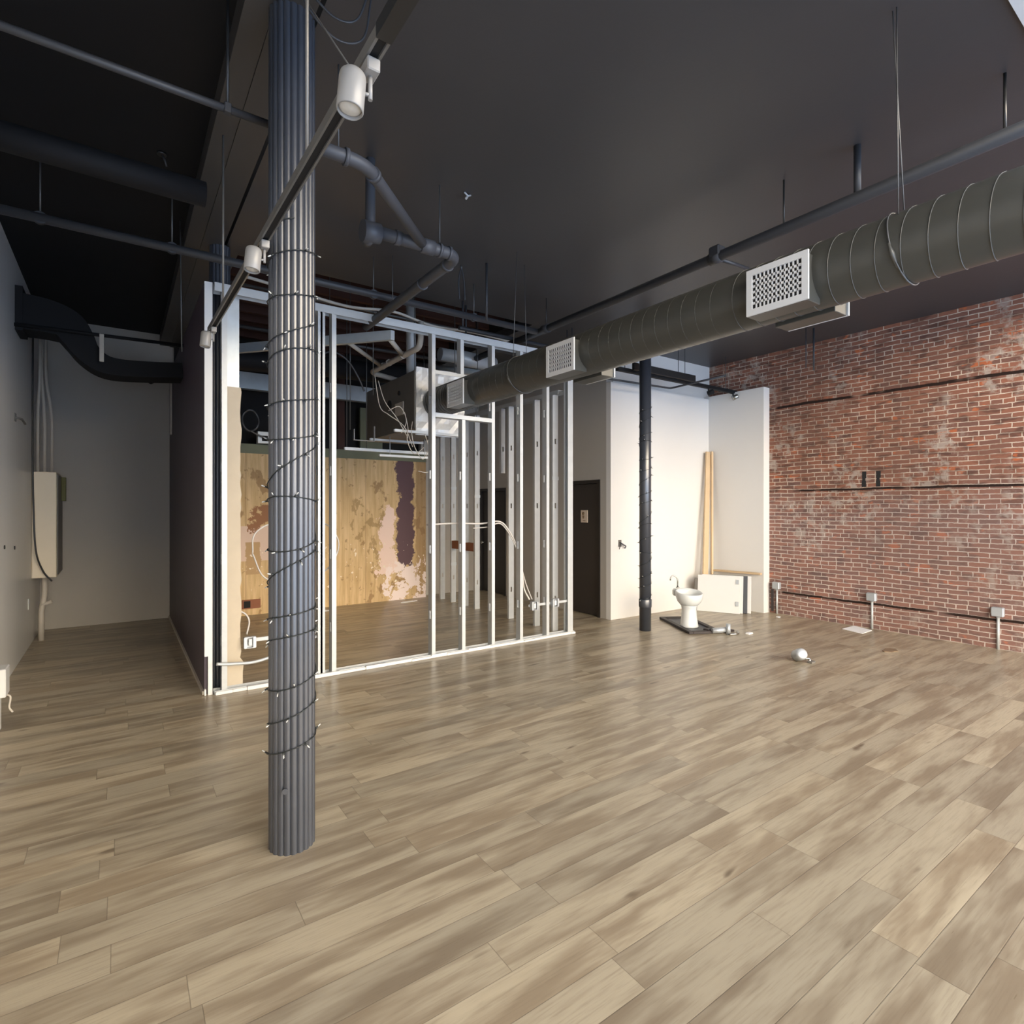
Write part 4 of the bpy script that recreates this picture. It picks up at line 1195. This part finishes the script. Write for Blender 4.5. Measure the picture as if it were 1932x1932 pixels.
MB().tube(spline([(5.88, 5.645, 1.09), (5.91, 5.61, 1.06), (5.95, 5.61, 1.04), (5.93, 5.61, 1.01)], 6), .010, 6).build('wire_end', 'drain', t)

# upper right: dark track over the white wall, L pipe and rods
t = thing('wall_track', (6.7, 5.2, 3.42), 'dark lighting track crossing in front of the white wall top', 'light track')
MB().cbox(5.35, 8.02, 5.17, 5.23, 3.40, 3.45, .004).build('track_channel', 'black', t)
MB().cbox(5.6, 6.9, 5.12, 5.17, 3.43, 3.53, .006).build('driver_box', 'rail', t)
for x in (5.5, 6.60, 6.75, 7.75):
    MB().tube([(x, 5.2, 3.45), (x, 5.2, CZ)], .005, 6).build('hanger_rod', 'hanger', t)
for x, mt, lab in ((7.30, 'black', 'black track lamp under the dark track over the white wall'), (7.93, 'chrome', 'chrome track lamp at the right end of the dark track by the brick')):
    t = thing('track_lamp', (x, 5.15, 3.33), lab, 'track light')
    MB().tube([(x, 5.19, 3.40), (x, 5.19, 3.365)], .012, 8).build('stem', 'black', t)
    MB().lathe([(.01, .05), (.035, .045), (.038, -.05), (.03, -.052), (.01, -.04)], seg=18, mat=Matrix.Translation((x, 5.15, 3.335)) @ Matrix.Rotation(1.2, 4, 'X') @ Matrix.Rotation(.4, 4, 'Y')).build('can', mt, t)
tag(MB().tube(bent([(5.2, 5.30, 3.30), (6.55, 5.30, 3.33), (6.62, 4.45, 3.36)], .04), .014, 8).build('corner_pipe', 'pipe'), 'thin dark L shaped pipe by the head of the slim column', 'pipe')
for x, y, z0, r, lab in ((7.35, 3.75, 3.42, .006, 'left thin rod hanging before the top of the brick wall'), (7.45, 3.70, 3.40, .012, 'right thicker rod hanging before the top of the brick wall')):
    tag(MB().tube([(x, y, z0), (x, y, CZ)], r, 8).build('hanging_rod', 'pipe'), lab, 'rod', 'rods before the brick wall top')
t = thing('ceiling_clip', (2.123, 3.608, 3.90), 'small shiny wire clip on the bare ceiling between drain pipe and duct', 'clip')
MB().tube([(2.10, 3.60, 3.949), (2.13, 3.60, 3.93), (2.16, 3.61, 3.949)], .007, 6).build('clip_arch', 'galv', t)
MB().tube([(2.13, 3.605, 3.93), (2.11, 3.59, 3.90)], .009, 6).build('clip_tail', 'galv', t)
t = thing('ceiling_stub', (.26, 4.60, 3.86), 'tiny dark wire stub on the ceiling at the upper left', 'stub')
MB().tube([(.24, 4.60, 4.079), (.26, 4.60, 4.03), (.27, 4.61, 4.0)], .007, 6).build('stub_wire', 'pipe', t)
MB().tube([(.24, 4.60, 4.079), (.24, 4.60, 4.065)], .03, 12).build('stub_plate', 'rail', t)
